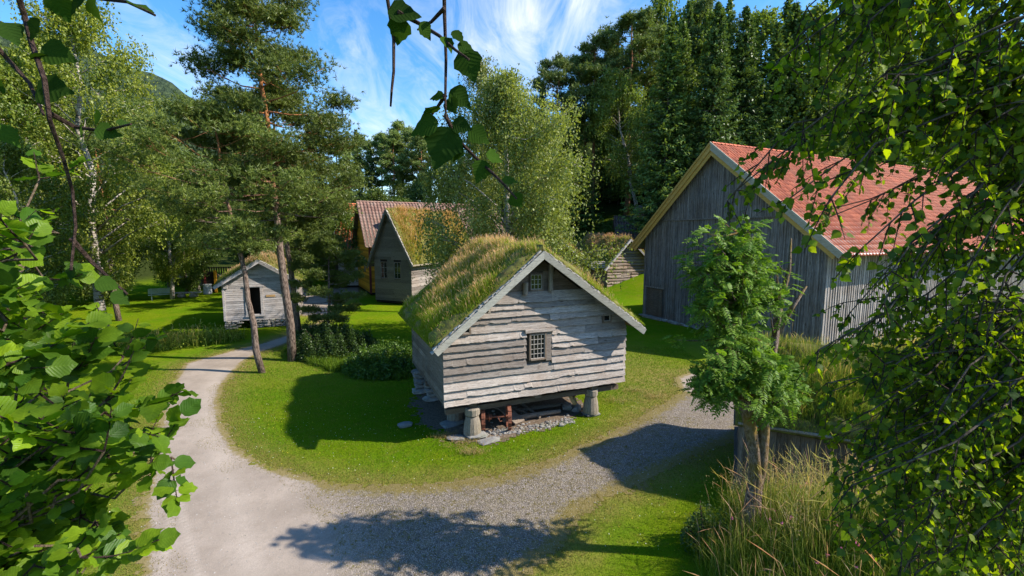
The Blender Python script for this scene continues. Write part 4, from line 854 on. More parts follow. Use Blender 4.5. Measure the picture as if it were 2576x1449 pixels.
# ------------------------------------------------------------------ trees
def quads(name, P, size, c, mat, parent, nb=(0, 0, .6), asp=.62, dirb=None, shape='leaf'):
    n = len(P); nn = nrm(rng.normal(size=(n, 3))+A(nb)); dd = rng.normal(size=(n, 3)) if dirb is None else rng.normal(size=(n, 3))*.55+dirb
    dd = nrm(dd-nn*np.sum(dd*nn, 1, keepdims=True)); sd = np.cross(nn, dd); s = (np.broadcast_to(size, n)*rng.uniform(.7, 1.3, n))[:, None]
    V = np.stack([P-dd*s*.5, P+sd*s*asp*.5-dd*s*.08, P+dd*s*.5, P-sd*s*asp*.5-dd*s*.08], 1).reshape(-1, 3); i = np.arange(n)*4
    return fast(name, V, np.stack([i, i+1, i+2, i+3], 1), mat, parent, np.repeat(c, 4, 0))
def lcol(n, cA, cB, k=None, j=.18):
    k = rng.random(n) if k is None else k
    return (A(cA)*(1-k[:, None])+A(cB)*k[:, None])*rng.uniform(1-j, 1+j, (n, 1))
def trunkpath(H, lean=(0, 0), wig=.15, n=9, curve=0.):
    t = np.linspace(0, 1, n); p = np.zeros((n, 3)); p[:, 2] = t*H; p[:, 0] = lean[0]*t**(1+curve); p[:, 1] = lean[1]*t**(1+curve)
    p[1:-1, :2] += rng.normal(0, wig, (n-2, 2)); return p
def at_h(path, z): return A([np.interp(z, path[:, 2], path[:, k]) for k in range(3)])
def broadleaf(name, label, cat, H, Rr, cb, nleaf, ls, cA, cB, bark, seed, r0=.2, lean=(0, 0), prof=None, weep=0., nl=26, up=.5, clus=.55, group=None, gap=.0, asp=.62, squash=1.):
    global rng; keep = rng; rng = np.random.default_rng(seed); random.seed(seed)
    root = empty(name, (0, 0, 0), 0, label, cat, group); P = trunkpath(H, lean, H*.008); mb = MB()
    t = np.linspace(0, 1, len(P)); mb.tube(P, r0*(1-t*.93)+.01, 9, .5, jit=.04)
    prof = prof or (lambda t: np.sin(np.clip(t, .02, 1)*pi)**.55*(1-.35*t)); cl = []
    for i in range(nl):
        f = (i+rng.random())/nl; z = cb+(H-cb)*f; a = i*2.4+rng.normal(0, .4); ln = Rr*prof(f)*rng.uniform(.72, 1.12); z0 = max(cb*.75, z-ln*up*1.1); b = at_h(P, min(z0, H*.97)); tip = b+A([cos(a)*ln, sin(a)*ln, (z-z0)+ln*.12])
        mid = (b+tip)/2+A([0, 0, ln*.10])+rng.normal(0, .05*ln, 3); rr = max(.012, r0*.32*(1-f*.75)); mb.tube([b, mid, tip], [rr, rr*.6, .012], 5)
        for j in range(5):
            k = rng.uniform(.35, 1.); p = b+(tip-b)*k+A([0, 0, ln*.08]); a2 = a+rng.normal(0, 1.0); l2 = ln*rng.uniform(.18, .42); q = p+A([cos(a2)*l2, sin(a2)*l2, l2*rng.uniform(-.1, .6)]); mb.tube([p, q], [rr*.4, .008], 4); cl.append((q, clus*rng.uniform(.6, 1.25))); cl.append(((p+q)/2, clus*.7))
        cl.append((tip, clus))
    cl.append((P[-1], clus*.7)); n = len(cl); per = max(1, nleaf//n); Ps = []; ks = []
    for c, r in cl:
        m = int(per*rng.uniform(.5, 1.5)); q = rng.normal(0, 1, (m, 3)); q = q/np.maximum(1, np.linalg.norm(q, axis=1, keepdims=True)/1.5); x = c+q*r*A([1, 1, .75*squash])*.62; 
        if weep:
            ns = max(1, m//14); sp = c+rng.normal(0, r*.5, (ns, 3)); L = rng.uniform(.3, 1., ns)*weep; w = rng.integers(0, ns, m); tt = rng.random(m); x2 = sp[w]; x2 = x2+np.column_stack([rng.normal(0, .05, m), rng.normal(0, .05, m), -tt*L[w]]); mk = rng.random(m) < .72; x = np.where(mk[:, None], x2, x)
        Ps.append(x); ks.append(np.clip(np.full(m, rng.random())*.6+rng.random(m)*.4, 0, 1))
    Ps = np.concatenate(Ps); ks = np.concatenate(ks); mb.build('trunk', bark, root, True)
    quads('crown', Ps, ls, lcol(len(Ps), cA, cB, ks), M['leaf_far'], root, (0, 0, .5) if not weep else (0, 0, 0), asp, A([0, 0, -1.2]) if weep else None); rng = keep; return root
def pine(name, label, H, Rr, cb, ntuft, seed, r0=.2, lean=(0, 0), group=None, nl=34, tl=.2, nw=.035, bark=None, prof=None, cA=(.055, .092, .020), cB=(.175, .22, .042), top_skew=(0, 0), per=9, pad=.42):
    global rng; keep = rng; rng = np.random.default_rng(seed); random.seed(seed)
    root = empty(name, (0, 0, 0), 0, label, 'pine tree', group); P = trunkpath(H, lean, H*.0035, 11, .0); mb = MB(); t = np.linspace(0, 1, len(P)); mb.tube(P, r0*(1-t*.88)+.01, 10, .5, jit=.03)
    prof = prof or (lambda t: (np.sin(np.clip(t*1.05, .05, 1)*pi)**.6)*(1-.25*t)+.12); cl = []
    for i in range(nl):
        f = (i+rng.random())/nl; z = cb+(H-cb)*f; a = i*2.4+rng.normal(0, .5); ln = Rr*prof(f)*rng.uniform(.6, 1.15); b = at_h(P, z); rise = ln*(-.12+.5*f)
        pts = [b, b+A([cos(a)*ln*.35, sin(a)*ln*.35, rise*.2-ln*.03]), b+A([cos(a+.15)*ln*.7, sin(a+.15)*ln*.7, rise*.6]), b+A([cos(a)*ln, sin(a)*ln, rise+ln*.12])]; rr = max(.018, r0*.30*(1-f*.6)); mb.tube(pts, [rr, rr*.75, rr*.45, .012], 5)
        for j in range(7):
            k = rng.uniform(.28, 1.); p = pts[1]+(pts[3]-pts[1])*k; a2 = a+rng.normal(0, .9); l2 = ln*rng.uniform(.15, .38); q = p+A([cos(a2)*l2, sin(a2)*l2, l2*rng.uniform(0, .6)]); mb.tube([p, (p+q)/2+A([0, 0, -.05*l2]), q], [rr*.35, rr*.25, .008], 4); cl.append(q)
        cl.append(pts[3])
    cl += [P[-1]+rng.normal(0, .15, 3) for _ in range(3)]; mb.build('trunk', bark or M['pinebark'], root, True); n = len(cl); m = max(2, ntuft//n)
    c = np.repeat(A(cl), m, 0); ck = np.repeat(rng.random(n), m)*.6+rng.random(n*m)*.4; s = np.clip(pad*(Rr/3.), .18, .6); T = c+rng.normal(0, 1, c.shape)*s*A([.62, .62, .32])+A([0, 0, s*.2])
    n = len(T); ax = nrm(rng.normal(size=(n, 3))*.8+A([0, 0, .9])); V = []; 
    e1 = nrm(np.cross(ax, A([1, .3, .1]))); e2 = np.cross(ax, e1); Ls = tl*rng.uniform(.7, 1.25, n)
    for k in range(per):
        th = 2*pi*k/per+rng.uniform(0, 1, n); op = rng.uniform(.35, 1.25, n); d = ax*np.cos(op)[:, None]+(e1*np.cos(th)[:, None]+e2*np.sin(th)[:, None])*np.sin(op)[:, None]; sd = nrm(np.cross(d, rng.normal(size=(n, 3))))*nw*.5
        V.append(np.stack([T-sd, T+sd, T+d*Ls[:, None]], 1))
    V = np.stack(V, 1).reshape(-1, 3); i = np.arange(n*per)*3; cc = np.repeat(lcol(n, cA, cB, ck), per*3, 0)
    fast('crown', V, np.stack([i, i+1, i+2], 1), M['needle'], root, cc); rng = keep; return root
def spruce(name, label, H, Rr, cb, seed, group=None, den=1., ls=.42, cA=(.03, .06, .016), cB=(.10, .165, .035), r0=.22):
    global rng; keep = rng; rng = np.random.default_rng(seed); random.seed(seed)
    root = empty(name, (0, 0, 0), 0, label, 'spruce tree', group); P = trunkpath(H, (0, 0), .04); mb = MB(); t = np.linspace(0, 1, len(P)); mb.tube(P, r0*(1-t*.96)+.01, 8, .5); Ps = []; Ds = []; ks = []
    z = cb
    while z < H-.25:
        f = (z-cb)/(H-cb); nb = int(7*den)+1
        for k in range(nb):
            a = rng.uniform(0, 2*pi); ln = (Rr*(1-f)**.85+.15)*rng.uniform(.7, 1.15); dr = -.28*(1-f)+.35*f; m = int(5+ln*7*den); s = rng.uniform(.12, 1., m)
            base = at_h(P, z); rad = s*ln; zz = z+rad*dr-.10*ln*np.sin(s*pi)+.10*ln*s**3
            lat = rng.normal(0, .13*ln, m)*(1.1-s*.6); x = np.column_stack([base[0]+cos(a)*rad-sin(a)*lat, base[1]+sin(a)*rad+cos(a)*lat, zz-np.abs(lat)*.25-rng.uniform(0, .18, m)])
            Ps.append(x); Ds.append(np.tile(A([cos(a), sin(a), dr-.5]), (m, 1))); ks.append(np.clip(s*.8+rng.normal(0, .15, m), 0, 1))
            if ln > .8 and k % 2 == 0: mb.tube([base, base+A([cos(a)*ln*.8, sin(a)*ln*.8, ln*dr*.8-.05*ln])], [.035, .01], 4)
        z += rng.uniform(.26, .42)*(1+.3*(1-f))/den**.5
    mb.build('trunk', M['darkbark'], root, True); Ps = np.concatenate(Ps); Ds = np.concatenate(Ds); ks = np.concatenate(ks)
    quads('crown', Ps, ls, lcol(len(Ps), cA, cB, ks), M['needle'], root, (0, 0, .9), .42, Ds); rng = keep; return root
def place(root, x, y, rz=0., s=1., sz=None, z=None):
    root.location = (float(x), float(y), float(hgt(x, y) if z is None else z)-.08); root.rotation_euler = (0, 0, rz); root.scale = (s, s, sz or s); return root
def copy_tree(root, label, x, y, rz, s, sz=None, group=None):
    r = root.copy(); col.objects.link(r)
    for ch in list(root.children): c = ch.copy(); col.objects.link(c); c.parent = r
    r['label'] = label
    if group: r['group'] = group
    elif 'group' in r: del r['group']
    return place(r, x, y, rz, s, sz)
BG, BY = (.09, .145, .016), (.27, .30, .042)
# --- the pines by the path
pA = pine('pine_tree', 'slender leaning pine with pale bark at the path edge, foremost of the pines', 11.0, 3.2, 5.3, 9500, 101, .14, (-1.5, .2), tl=.17, nw=.030, nl=34)
q = G(660, 937); place(pA, q[0], q[1])
pB = pine('pine_tree', 'tallest straight pine towering over the gravel path', 18.2, 4.1, 7.0, 21000, 102, .195, (-1.0, .2), tl=.19, nw=.032, nl=52, prof=lambda t: (1.0-.62*t)*(.62+.38*np.sin(t*17)**2)+.05)
q = G(735, 907); place(pB, q[0], q[1], 0)
pC = pine('pine_tree', 'broad pine standing in the shadow just behind the tallest one', 13.0, 3.0, 6.2, 11500, 103, .18, (.1, -1.8), tl=.19, nw=.036, nl=40)
q = G(752, 852); place(pC, q[0], q[1], 0)
pD = pine('pine_tree', 'young bushy pine with boughs hanging before the ochre house', 6.6, 1.9, 1.3, 8500, 104, .10, (.3, 0), tl=.18, nw=.034, nl=30)
place(pD, -10.2, 24.9, 0, .88); 
pE = pine('pine_tree', 'rounded pine behind the small turf-roofed house', 13.5, 4.5, 3.5, 13000, 105, .24, (0, 0), tl=.24, nw=.05, nl=36)
place(pE, -20.5, 40.0, .4)
copy_tree(pC, 'dense pine among the birches left of the small house', -27.5, 31.5, 4., .95)
# --- weeping birch behind the storehouse
wb = broadleaf('weeping_birch', 'big weeping birch drooping over the turf roofs behind the storehouse', 'birch tree', 14.4, 4.2, 3.0, 100000, .125, (.10, .135, .028), (.27, .30, .085), M['birchbark'], 201, .3, (-.2, 0), weep=3.0, nl=46, clus=.75,
               prof=lambda t: np.where(t < .66, .98-.15*t, np.clip(.9-(t-.66)*2.6, .16, 1)))
place(wb, -.15, 25.4, .3)
wb2 = broadleaf('weeping_birch', 'narrow birch spire beside the weeping birch, thin against the sky', 'birch tree', 14.6, 2.1, 6.5, 19000, .12, (.10, .13, .03), (.24, .26, .08), M['birchbark'], 202, .2, weep=1.5, nl=30, clus=.6)
place(wb2, -2.3, 34.5, 0, 1.1, 1.27)
# --- birch wood on the left
b1 = broadleaf('birch_tree', 'tall birch at the edge of the birch wood, white trunk by the grassy bank', 'birch tree', 19.5, 4.8, 3.4, 62000, .15, BG, BY, M['birchbark'], 211, .26, weep=1.2, nl=46, clus=.95); q = G(265, 838); place(b1, q[0], q[1])
b2 = broadleaf('birch_tree', 'leafy birch in the middle of the left birch wood', 'birch tree', 18.5, 4.4, 3.0, 40000, .17, (.07, .12, .014), (.17, .21, .03), M['birchbark'], 212, .24, weep=.7, nl=44, clus=1.0); place(b2, -34, 33)
b3 = broadleaf('leafy_tree', 'low dark-leaved tree in the shade under the birches', 'tree', 8.0, 3.2, .8, 20000, .16, (.045, .085, .012), (.10, .15, .022), M['darkbark'], 213, .14, nl=32, clus=.8); place(b3, -34, 37.5)
LBL = [(b1, -39.5, 39, 1., .98, 'birch rising behind the leafy middle birch'), (b2, -26.5, 24.5, 2.2, .80, 'sunlit birch overhanging from the left frame edge'), (b1, -31.5, 42, 3., .70, 'birch whose crown steps down towards the mountain slope'),
       (b2, -33.5, 48.5, 4., .78, 'shorter birch behind the bench'), (b1, -44, 34, 5., 1.08, 'birch deepest in the left corner of the wood'), (b2, -37.5, 29, .5, 1.05, 'thick birch crown high on the left under the hanging twig'),
       (b1, -24.5, 49, .8, .68, 'small birch above the dark footbridge'), (b2, -22, 20.5, 3.6, .55, 'young birch just above the hazel leaves'), (b3, -33, 46, 1., 1.0, 'dark bushy tree directly behind the bench'), (b3, -27.5, 50.5, 2., .95, 'leafy bush-like tree over the stone abutment of the footbridge'),
       (b3, -20, 52, 4., 1.2, 'round green tree behind the turf-roofed house'), (b3, -13.5, 56, 4., 1.25, 'round green tree behind the orange pantile roof'), (b3, -28.5, 53, 4., 1.3, 'dense green tree behind the footbridge railing'),
       (b3, -38, 42, .3, 1.15, 'shadowy tree left of the bench among white trunks'), (b3, -31.5, 29.5, 5., .8, 'dark undergrowth tree low between birch trunks')]
for t_, x, y, rz, s, lb in LBL: copy_tree(t_, lb, x, y, rz, s)
# --- conifers far behind in the centre
f1 = pine('pine_tree', 'far pine with a bare orange trunk, tallest above the brown pantile roof', 19, 3.3, 8.5, 4200, 121, .26, nl=26, tl=.42, nw=.11, bark=M['pinebark_far'], cA=(.10, .155, .045), cB=(.24, .31, .08), per=6, pad=.6)
s1 = spruce('spruce_tree', 'dark pointed spruce leftmost in the far conifer row', 20, 3.6, 2., 131, ls=.6, den=.8, cA=(.05, .09, .028), cB=(.15, .22, .06))
place(f1, -24+2, 92); place(s1, -29, 88)
FAR = [(905, 345, 95, f1), (930, 352, 90, s1), (958, 343, 92, f1), (988, 336, 88, f1), (1012, 345, 94, s1), (1035, 333, 90, f1), (1058, 342, 86, f1), (1082, 333, 92, f1), (1108, 350, 88, s1), (1132, 360, 95, f1), (1160, 345, 90, s1), (1190, 350, 92, f1), (1215, 340, 88, s1), (870, 350, 82, s1), (845, 355, 78, f1), (1245, 330, 84, f1), (1275, 320, 80, s1), (1305, 300, 78, f1), (1335, 270, 76, s1)]
for i, (px, py, d, t_) in enumerate(FAR):
    p = D(px, py, d); h0 = float(hgt(p[0], p[1])); Hn = 19 if t_ is f1 else 20; s = (p[2]-h0)/Hn
    copy_tree(t_, 'conifer in the far row above the brown pantile roof' if px < 1150 else 'conifer in the far row hidden behind the weeping birch', p[0], p[1], i*1.3, min(1.25, max(.75, s)), s, 'far conifers above the brown roof' if px < 1150 else 'far conifers behind the weeping birch')
f2 = broadleaf('leafy_tree', 'light green tree in front of the far conifers, above the orange roof', 'tree', 11, 4., 1., 12000, .30, (.05, .09, .016), (.12, .16, .03), M['darkbark'], 214, .2, nl=30, clus=1.1); place(f2, -19.5, 66)
for x, y, s, lb in ((-15, 72, .9, 'light green tree left of the far pines'), (-24.5, 60, 1.1, 'light green tree behind the pine boughs'), (-10.5, 82, .7, 'low green thicket tree at the foot of the far pines'), (-16, 84, .75, 'second low thicket tree under the far pines'), (-5.5, 80, .75, 'green thicket tree right of the far bare trunks'), (-1, 74, .9, 'green tree just behind the weeping birch'), (-31, 62, 1.2, 'light green tree behind the footbridge trees'), (6, 66, .8, 'green tree between the weeping birch and the slope'), (-21, 86, .8, 'low green tree beneath the dark pointed spruce')): copy_tree(f2, lb, x, y, s*9, s)
# --- forest on the slope to the right
bigb = broadleaf('birch_tree', 'tall light green birch with a leaning pale trunk above the brick chimney', 'birch tree', 20., 5.0, 5.2, 38000, .22, (.10, .16, .025), (.24, .30, .06), M['birchbark'], 221, .28, (-4.2, 0), weep=2.6, nl=44, clus=1.0); place(bigb, 17.6, 64.5, 0, 1.)
sp2 = spruce('spruce_tree', 'tall dark spruce behind the barn ridge at the roof peak', 27, 4.7, 1.5, 132, ls=.40, den=1.5, cA=(.036, .07, .02), cB=(.12, .19, .045)); place(sp2, 22.5, 53)
sp3 = spruce('spruce_tree', 'ragged spruce with hanging boughs right of the leaning birch', 25, 4.1, 2.5, 133, ls=.38, den=1.4, cA=(.05, .095, .022), cB=(.17, .245, .05)); place(sp3, 19.8, 56)
fb = broadleaf('birch_tree', 'slim forest birch with a white trunk seen above the barn ridge', 'birch tree', 23, 3.4, 7., 17000, .26, (.08, .13, .022), (.22, .29, .055), M['birchbark'], 222, .2, weep=1.5, nl=34, clus=1.0); place(fb, 28.2, 58)
fp = pine('pine_tree', 'round-headed pine on the skyline left of the leaning birch', 21, 3.7, 9.5, 6500, 122, .26, nl=28, tl=.36, nw=.085, bark=M['pinebark_far'], cA=(.07, .11, .032), cB=(.18, .235, .06), per=6, pad=.6); 
p = D(1405, 150, 66); place(fp, p[0], p[1], 0, 1, (p[2]-float(hgt(p[0], p[1])))/21)
HN = {id(sp2): 27, id(sp3): 25, id(fb): 23, id(fp): 21}
FOR = [(1365, 200, 70, sp3), (1440, 170, 68, sp2), (1475, 120, 74, fp), (1500, 50, 70, fp), (1545, 95, 76, fb), (1590, 22, 68, fp), (1640, 5, 76, fp), (1668, -20, 72, fb), (1450, 300, 64, sp3), (1560, 330, 74, sp3),
       (1690, -25, 54, sp3), (1735, -60, 70, sp2), (1775, -40, 74, fp), (1800, -90, 70, fb), (1838, -60, 57, sp3), (1880, -110, 56, sp2), (1925, -60, 60, fb), (1960, -100, 56, sp3), (2005, -60, 58, sp2), (2050, -110, 58, fb), (2095, -80, 58, sp2),
       (2140, -90, 62, sp3), (2190, -60, 60, fb), (2235, -100, 62, sp2), (2290, -100, 62, sp3), (2340, -60, 64, sp2), (2395, -90, 64, fb), (2450, -70, 66, sp3), (2505, -90, 66, sp2), (2560, -70, 66, sp3), (2620, -90, 68, sp2),
       (1715, -10, 74, sp2), (1755, -60, 78, fb), (1820, -80, 76, sp3), (1900, -60, 76, sp2), (1985, -80, 76, sp3), (2070, -60, 78, sp2), (2165, -60, 80, sp3), (2260, -60, 80, sp2), (2365, -60, 82, sp3), (2475, -60, 84, sp2), (1660, 100, 78, sp2), (1570, 190, 80, sp2), (1520, 220, 78, sp3), (1420, 240, 82, sp2)]
for i, (px, py, d, t_) in enumerate(FOR):
    py = max(py, -15)
    p = D(px, py, d); Hn = HN[id(t_)]; s = (p[2]-float(hgt(p[0], p[1])))/Hn; k = {id(sp2): 'dark spruce', id(sp3): 'ragged spruce', id(fb): 'white-stemmed birch', id(fp): 'bare-stemmed pine'}[id(t_)]
    if px < 1660: lb, gr = f'{k} on the wooded slope left of the barn roof peak', f'{k}s on the slope left of the barn'
    elif px < 2120: lb, gr = f'{k} in the dark wood behind the barn ridge', f'{k}s in the wood behind the barn ridge'
    else: lb, gr = f'{k} in the wood behind the near birch leaves', f'{k}s in the wood behind the near birch'
    jx = .78+.45*((i*37) % 11)/10; copy_tree(t_, lb, p[0], p[1], i*1.7, min(1.35, max(.8, s))*jx, max(.55, s)*(1-.10*((i*23) % 7)/6), gr)
# forest floor plants on the green slope
pts = scatter(60000, 2, 34, 48, 66, lambda x, y: hgt(x, y) > 2.); us = quads('undergrowth', pts+A([0, 0, .2]), .42, lcol(len(pts), (.045, .085, .014), (.10, .16, .02)), M['leaf_far'], None); us['kind'] = 'stuff'
# ------------------------------------------------------------------ bushes and rough plants on the ground
def mound(name, label, cat, cx, cy, rx, ry, h, n, ls, cA, cB, seed, rz=0., kind=None):
    global rng; keep = rng; rng = np.random.default_rng(seed); m = n; a = rng.uniform(0, 2*pi, m); r = np.sqrt(rng.random(m)); x = r*np.cos(a)*rx; y = r*np.sin(a)*ry
    z = h*(1-r**2)**.5*(.62+.30*np.sin(x*5+seed)*np.sin(y*4.3)+.22*np.sin(x*11+y*7)+.16*rng.normal(size=m))*rng.uniform(.1, 1, m)**.4+rng.exponential(.05, m); P = np.column_stack([x, y, z])
    o = empty(name, (cx, cy, float(hgt(cx, cy))), rz, label, cat, None, kind); quads('foliage', P, ls, lcol(m, cA, cB), M['leaf_far'], o); mb = MB()
    for k in range(14): q = P[rng.integers(0, m)]; mb.tube([(q[0]*.3, q[1]*.3, 0), q*A([.7, .7, .6]), q], [.03, .02, .008], 4)
    mb.build('stem', M['twigbark'], o); rng = keep; return o
mound('juniper_bush', 'dark green juniper mound beside the path in front of the ochre house', 'bush', -8.9, 22.6, 2.3, 1.7, 1.35, 26000, .09, (.02, .045, .010), (.06, .11, .016), 301)
mound('juniper_bush', 'low dark bush against the shaded wall of the storehouse', 'bush', -5.6, 19.9, 1.9, 1.7, 1.1, 17000, .10, (.035, .075, .010), (.09, .17, .016), 302)
mound('leafy_bush', 'leafy bush spreading down the bank behind the dark juniper', 'bush', -10.6, 25.2, 1.8, 1.5, 1.1, 14000, .10, (.03, .06, .012), (.08, .13, .02), 303)
mound('leafy_bush', 'small bush at the foot of the rowan in the shade', 'bush', 3.75, 8.15, .5, .42, .85, 2600, .05, (.05, .09, .02), (.10, .16, .03), 304)
pts = scatter(30000, -25, -11, 18, 33, lambda x, y: (((x+19.6)*.94+(y-24.2)*.34)/4.6)**2+(((x+19.6)*-.34+(y-24.2)*.94)/1.9)**2 < 1)
pts = pts[~inpoly(pts[:, 0], pts[:, 1], PATH)]; hz = 1.2*(.5+.5*np.sin(pts[:, 0]*1.1)*np.cos(pts[:, 1]*1.3))*rng.random(len(pts))
o1 = quads('g', pts+np.column_stack([hz*0, hz*0, hz]), .12, lcol(len(pts), (.09, .15, .018), (.24, .29, .04)), M['leaf_far'], None)
o2 = blades('g', pts[::3], .7, .025, M['blade'], None, (.07, .12, .012), (.24, .27, .04), .4); o3_ = blades('g', pts[::12], .95, .02, M['blade'], None, (.15, .16, .03), (.36, .30, .10), .35, head=.25)
wp = join('wild_plants', [o1, o2, o3_]); wp['kind'] = 'stuff'
pts = scatter(9000, 8, 30, 9, 26, lambda x, y: (x > 9.3+(-y+10)*.0) & (-.43*(x-15.1)+.9*(y-21.9) < -1.2) & (y > 14-(x-8)*.25)); o = blades('meadow_grass', pts, .8, .035, M['blade'], None, (.12, .14, .02), (.38, .33, .09), .35, head=.2); o['kind'] = 'stuff'
pts = scatter(52000, -14, -3.6, 16.6, 27, lambda x, y: (~inpoly(x, y, PATH)) & (((x+8.1)/3.9)**2+((y-21.6-(x+8.1)*-.62)/1.9)**2 < 1+.25*np.sin(x*3)*np.sin(y*2.3)) & ~inpoly(x, y, earth))
o = blades('rough_grass', pts, .42, .018, M['blade'], None, (.04, .085, .008), (.12, .20, .015), .5, curl=.8); o['kind'] = 'stuff'
pts = scatter(1100, 4.3, 8.6, 6.2, 9.0, lambda x, y: inpoly(x, y, BANK) & (segdist(x, y, BANK, True) > .12))
o = blades('tall_grass', pts, 1.2, .006, M['blade'], None, (.12, .17, .02), (.36, .33, .12), .2, head=.2, curl=.9); o['kind'] = 'stuff'
# bank grasses in front of the shed
def bank_ok(x, y): return inpoly(x, y, BANK) & (segdist(x, y, BANK, True) > .05) & (y < 9.8) & (y > 2.6) & (x < 9)
cent = scatter(3400, 3.3, 9, 3, 9.8, bank_ok); pts = np.repeat(cent, 12, 0); pts[:, :2] += rng.normal(0, .09, (len(pts), 2)); pts[:, 2] = hgt(pts[:, 0], pts[:, 1])
o1 = blades('g', pts, .62, .009, M['blade'], None, (.07, .12, .010), (.19, .27, .03), .35, curl=.8); p2 = pts[::11]
o2 = blades('g', p2, .95, .007, M['blade'], None, (.16, .20, .03), (.42, .40, .13), .3, curl=.7); p3 = pts[::40]
o3_ = blades('g', p3, 1.15, .006, M['blade'], None, (.22, .2, .07), (.46, .30, .20), .28, head=.28, curl=1.)
bg = join('bank_grass', [o1, o2, o3_]); bg['kind'] = 'stuff'
# drooping oat-like seed heads and pink flowers
cent = scatter(160, 4.3, 7.2, 6.4, 9.5, bank_ok); P = []
for c in cent:
    h = random.uniform(.8, 1.15); l = rng.normal(0, .12, 2)
    for k in range(26): t = random.uniform(.6, 1.); P.append([c[0]+l[0]*t*2+random.gauss(0, .06), c[1]+l[1]*t*2+random.gauss(0, .06), c[2]+h*t])
P = A(P); sh_ = quads('seed_heads', P, .035, lcol(len(P), (.28, .22, .12), (.46, .38, .20)), M['blade'], None, (0, 0, 0), .3, A([0, 0, -1.])); sh_['kind'] = 'stuff'
cent = scatter(500, 3.9, 9, 3.2, 8.2, bank_ok); cent = cent[:130]; P = np.repeat(cent+A([0, 0, .6]), 9, 0)+rng.normal(0, .012, (len(cent)*9, 3)); P += np.repeat(rng.uniform(-.15, .15, (len(cent), 1)), 9, 0)*A([0, 0, 1])
pf = quads('pink_flowers', P, .026, lcol(len(P), (.50, .10, .26), (.62, .22, .42)), M['blade'], None, (0, 0, 0), .7); pf['kind'] = 'stuff'
# ------------------------------------------------------------------ near foliage: real leaves on real twigs
def leaf_shape(kind):
    if kind == 'birch':
        v = A([0, .08, .18, .30, .42, .54, .66, .78, .9, 1.]); w = A([0, .20, .36, .44, .43, .36, .27, .17, .08, 0])
    elif kind == 'hazel':
        v = A([-.04, .0, .10, .25, .42, .58, .72, .84, .92, 1.04]); w = A([0, .22, .38, .48, .52, .50, .43, .27, .13, 0])
    else:
        v = A([0, .25, .6, 1.]); w = A([0, .19, .18, 0])
    return v, w
def leaves(name, B, Dr, N, S_, kind, mat, parent, colr, curl=.10, fold=.16):
    """B base point, Dr length direction, N normal, S_ length of each leaf; toothed outline, folded along the midrib"""
    v, w = leaf_shape(kind); n = len(B); Dr = nrm(Dr); N = nrm(N-Dr*np.sum(N*Dr, 1, keepdims=True)); Sd = np.cross(Dr, N); k = len(v)
    cu = curl*rng.uniform(-.3, 1.6, n); fo = fold*rng.uniform(.2, 1.8, n); S2 = np.asarray(S_)[:, None]; cols = []; Vs = []; uvs = []
    for i in range(k):
        tooth = (.93 if i % 2 else 1.04) if kind != 'rowan' and 0 < i < k-1 else 1.
        for sgn in (-1, 0, 1):
            if sgn and w[i] == 0: continue
            x = sgn*w[i]*tooth; z = -cu*v[i]**2*1.2*(2. if kind == 'hazel' else 1.)+fo*abs(x)+(rng.normal(0, .045 if kind == 'hazel' else .025, n) if sgn else 0); y = v[i]+(-.025 if (i % 2 and sgn) else .0)
            Vs.append(B+S2*(Sd*x+Dr*y+N*z[:, None])); uvs.append((x, v[i])); cols.append((i, sgn))
    idx = {c: j for j, c in enumerate(cols)}; m = len(cols); F = []; F3 = []
    for i in range(k-1):
        for sgn in (-1, 1):
            a, b = idx[(i, 0)], idx[(i+1, 0)]; c = idx.get((i, sgn)); d = idx.get((i+1, sgn))
            if c is not None and d is not None: F.append((a, c, d, b) if sgn > 0 else (a, b, d, c))
            elif d is not None: F3.append((a, d, b) if sgn > 0 else (a, b, d))
            elif c is not None: F3.append((a, c, b) if sgn > 0 else (a, b, c))
    V = np.stack(Vs, 1).reshape(-1, 3); o = (np.arange(n)*m)[:, None, None]
    Fs = [(A(F)[None]+o).reshape(-1, 4)] if F else []
    Fs.append((A(F3)[None]+o).reshape(-1, 3)); uv = np.tile(A(uvs), (n, 1))
    return fast(name, V, Fs, mat, parent, np.repeat(colr, m, 0), uv=uv, smooth=True)
def bez(p0, p1, sag, n=8, side=0.):
    t = np.linspace(0, 1, n)[:, None]; p0 = A(p0); p1 = A(p1); return p0*(1-t)+p1*t+A([0, 0, 1.])*(np.sin(t*pi)*sag)+np.cross(p1-p0, A([0, 0, 1]))*np.sin(t*pi)*side
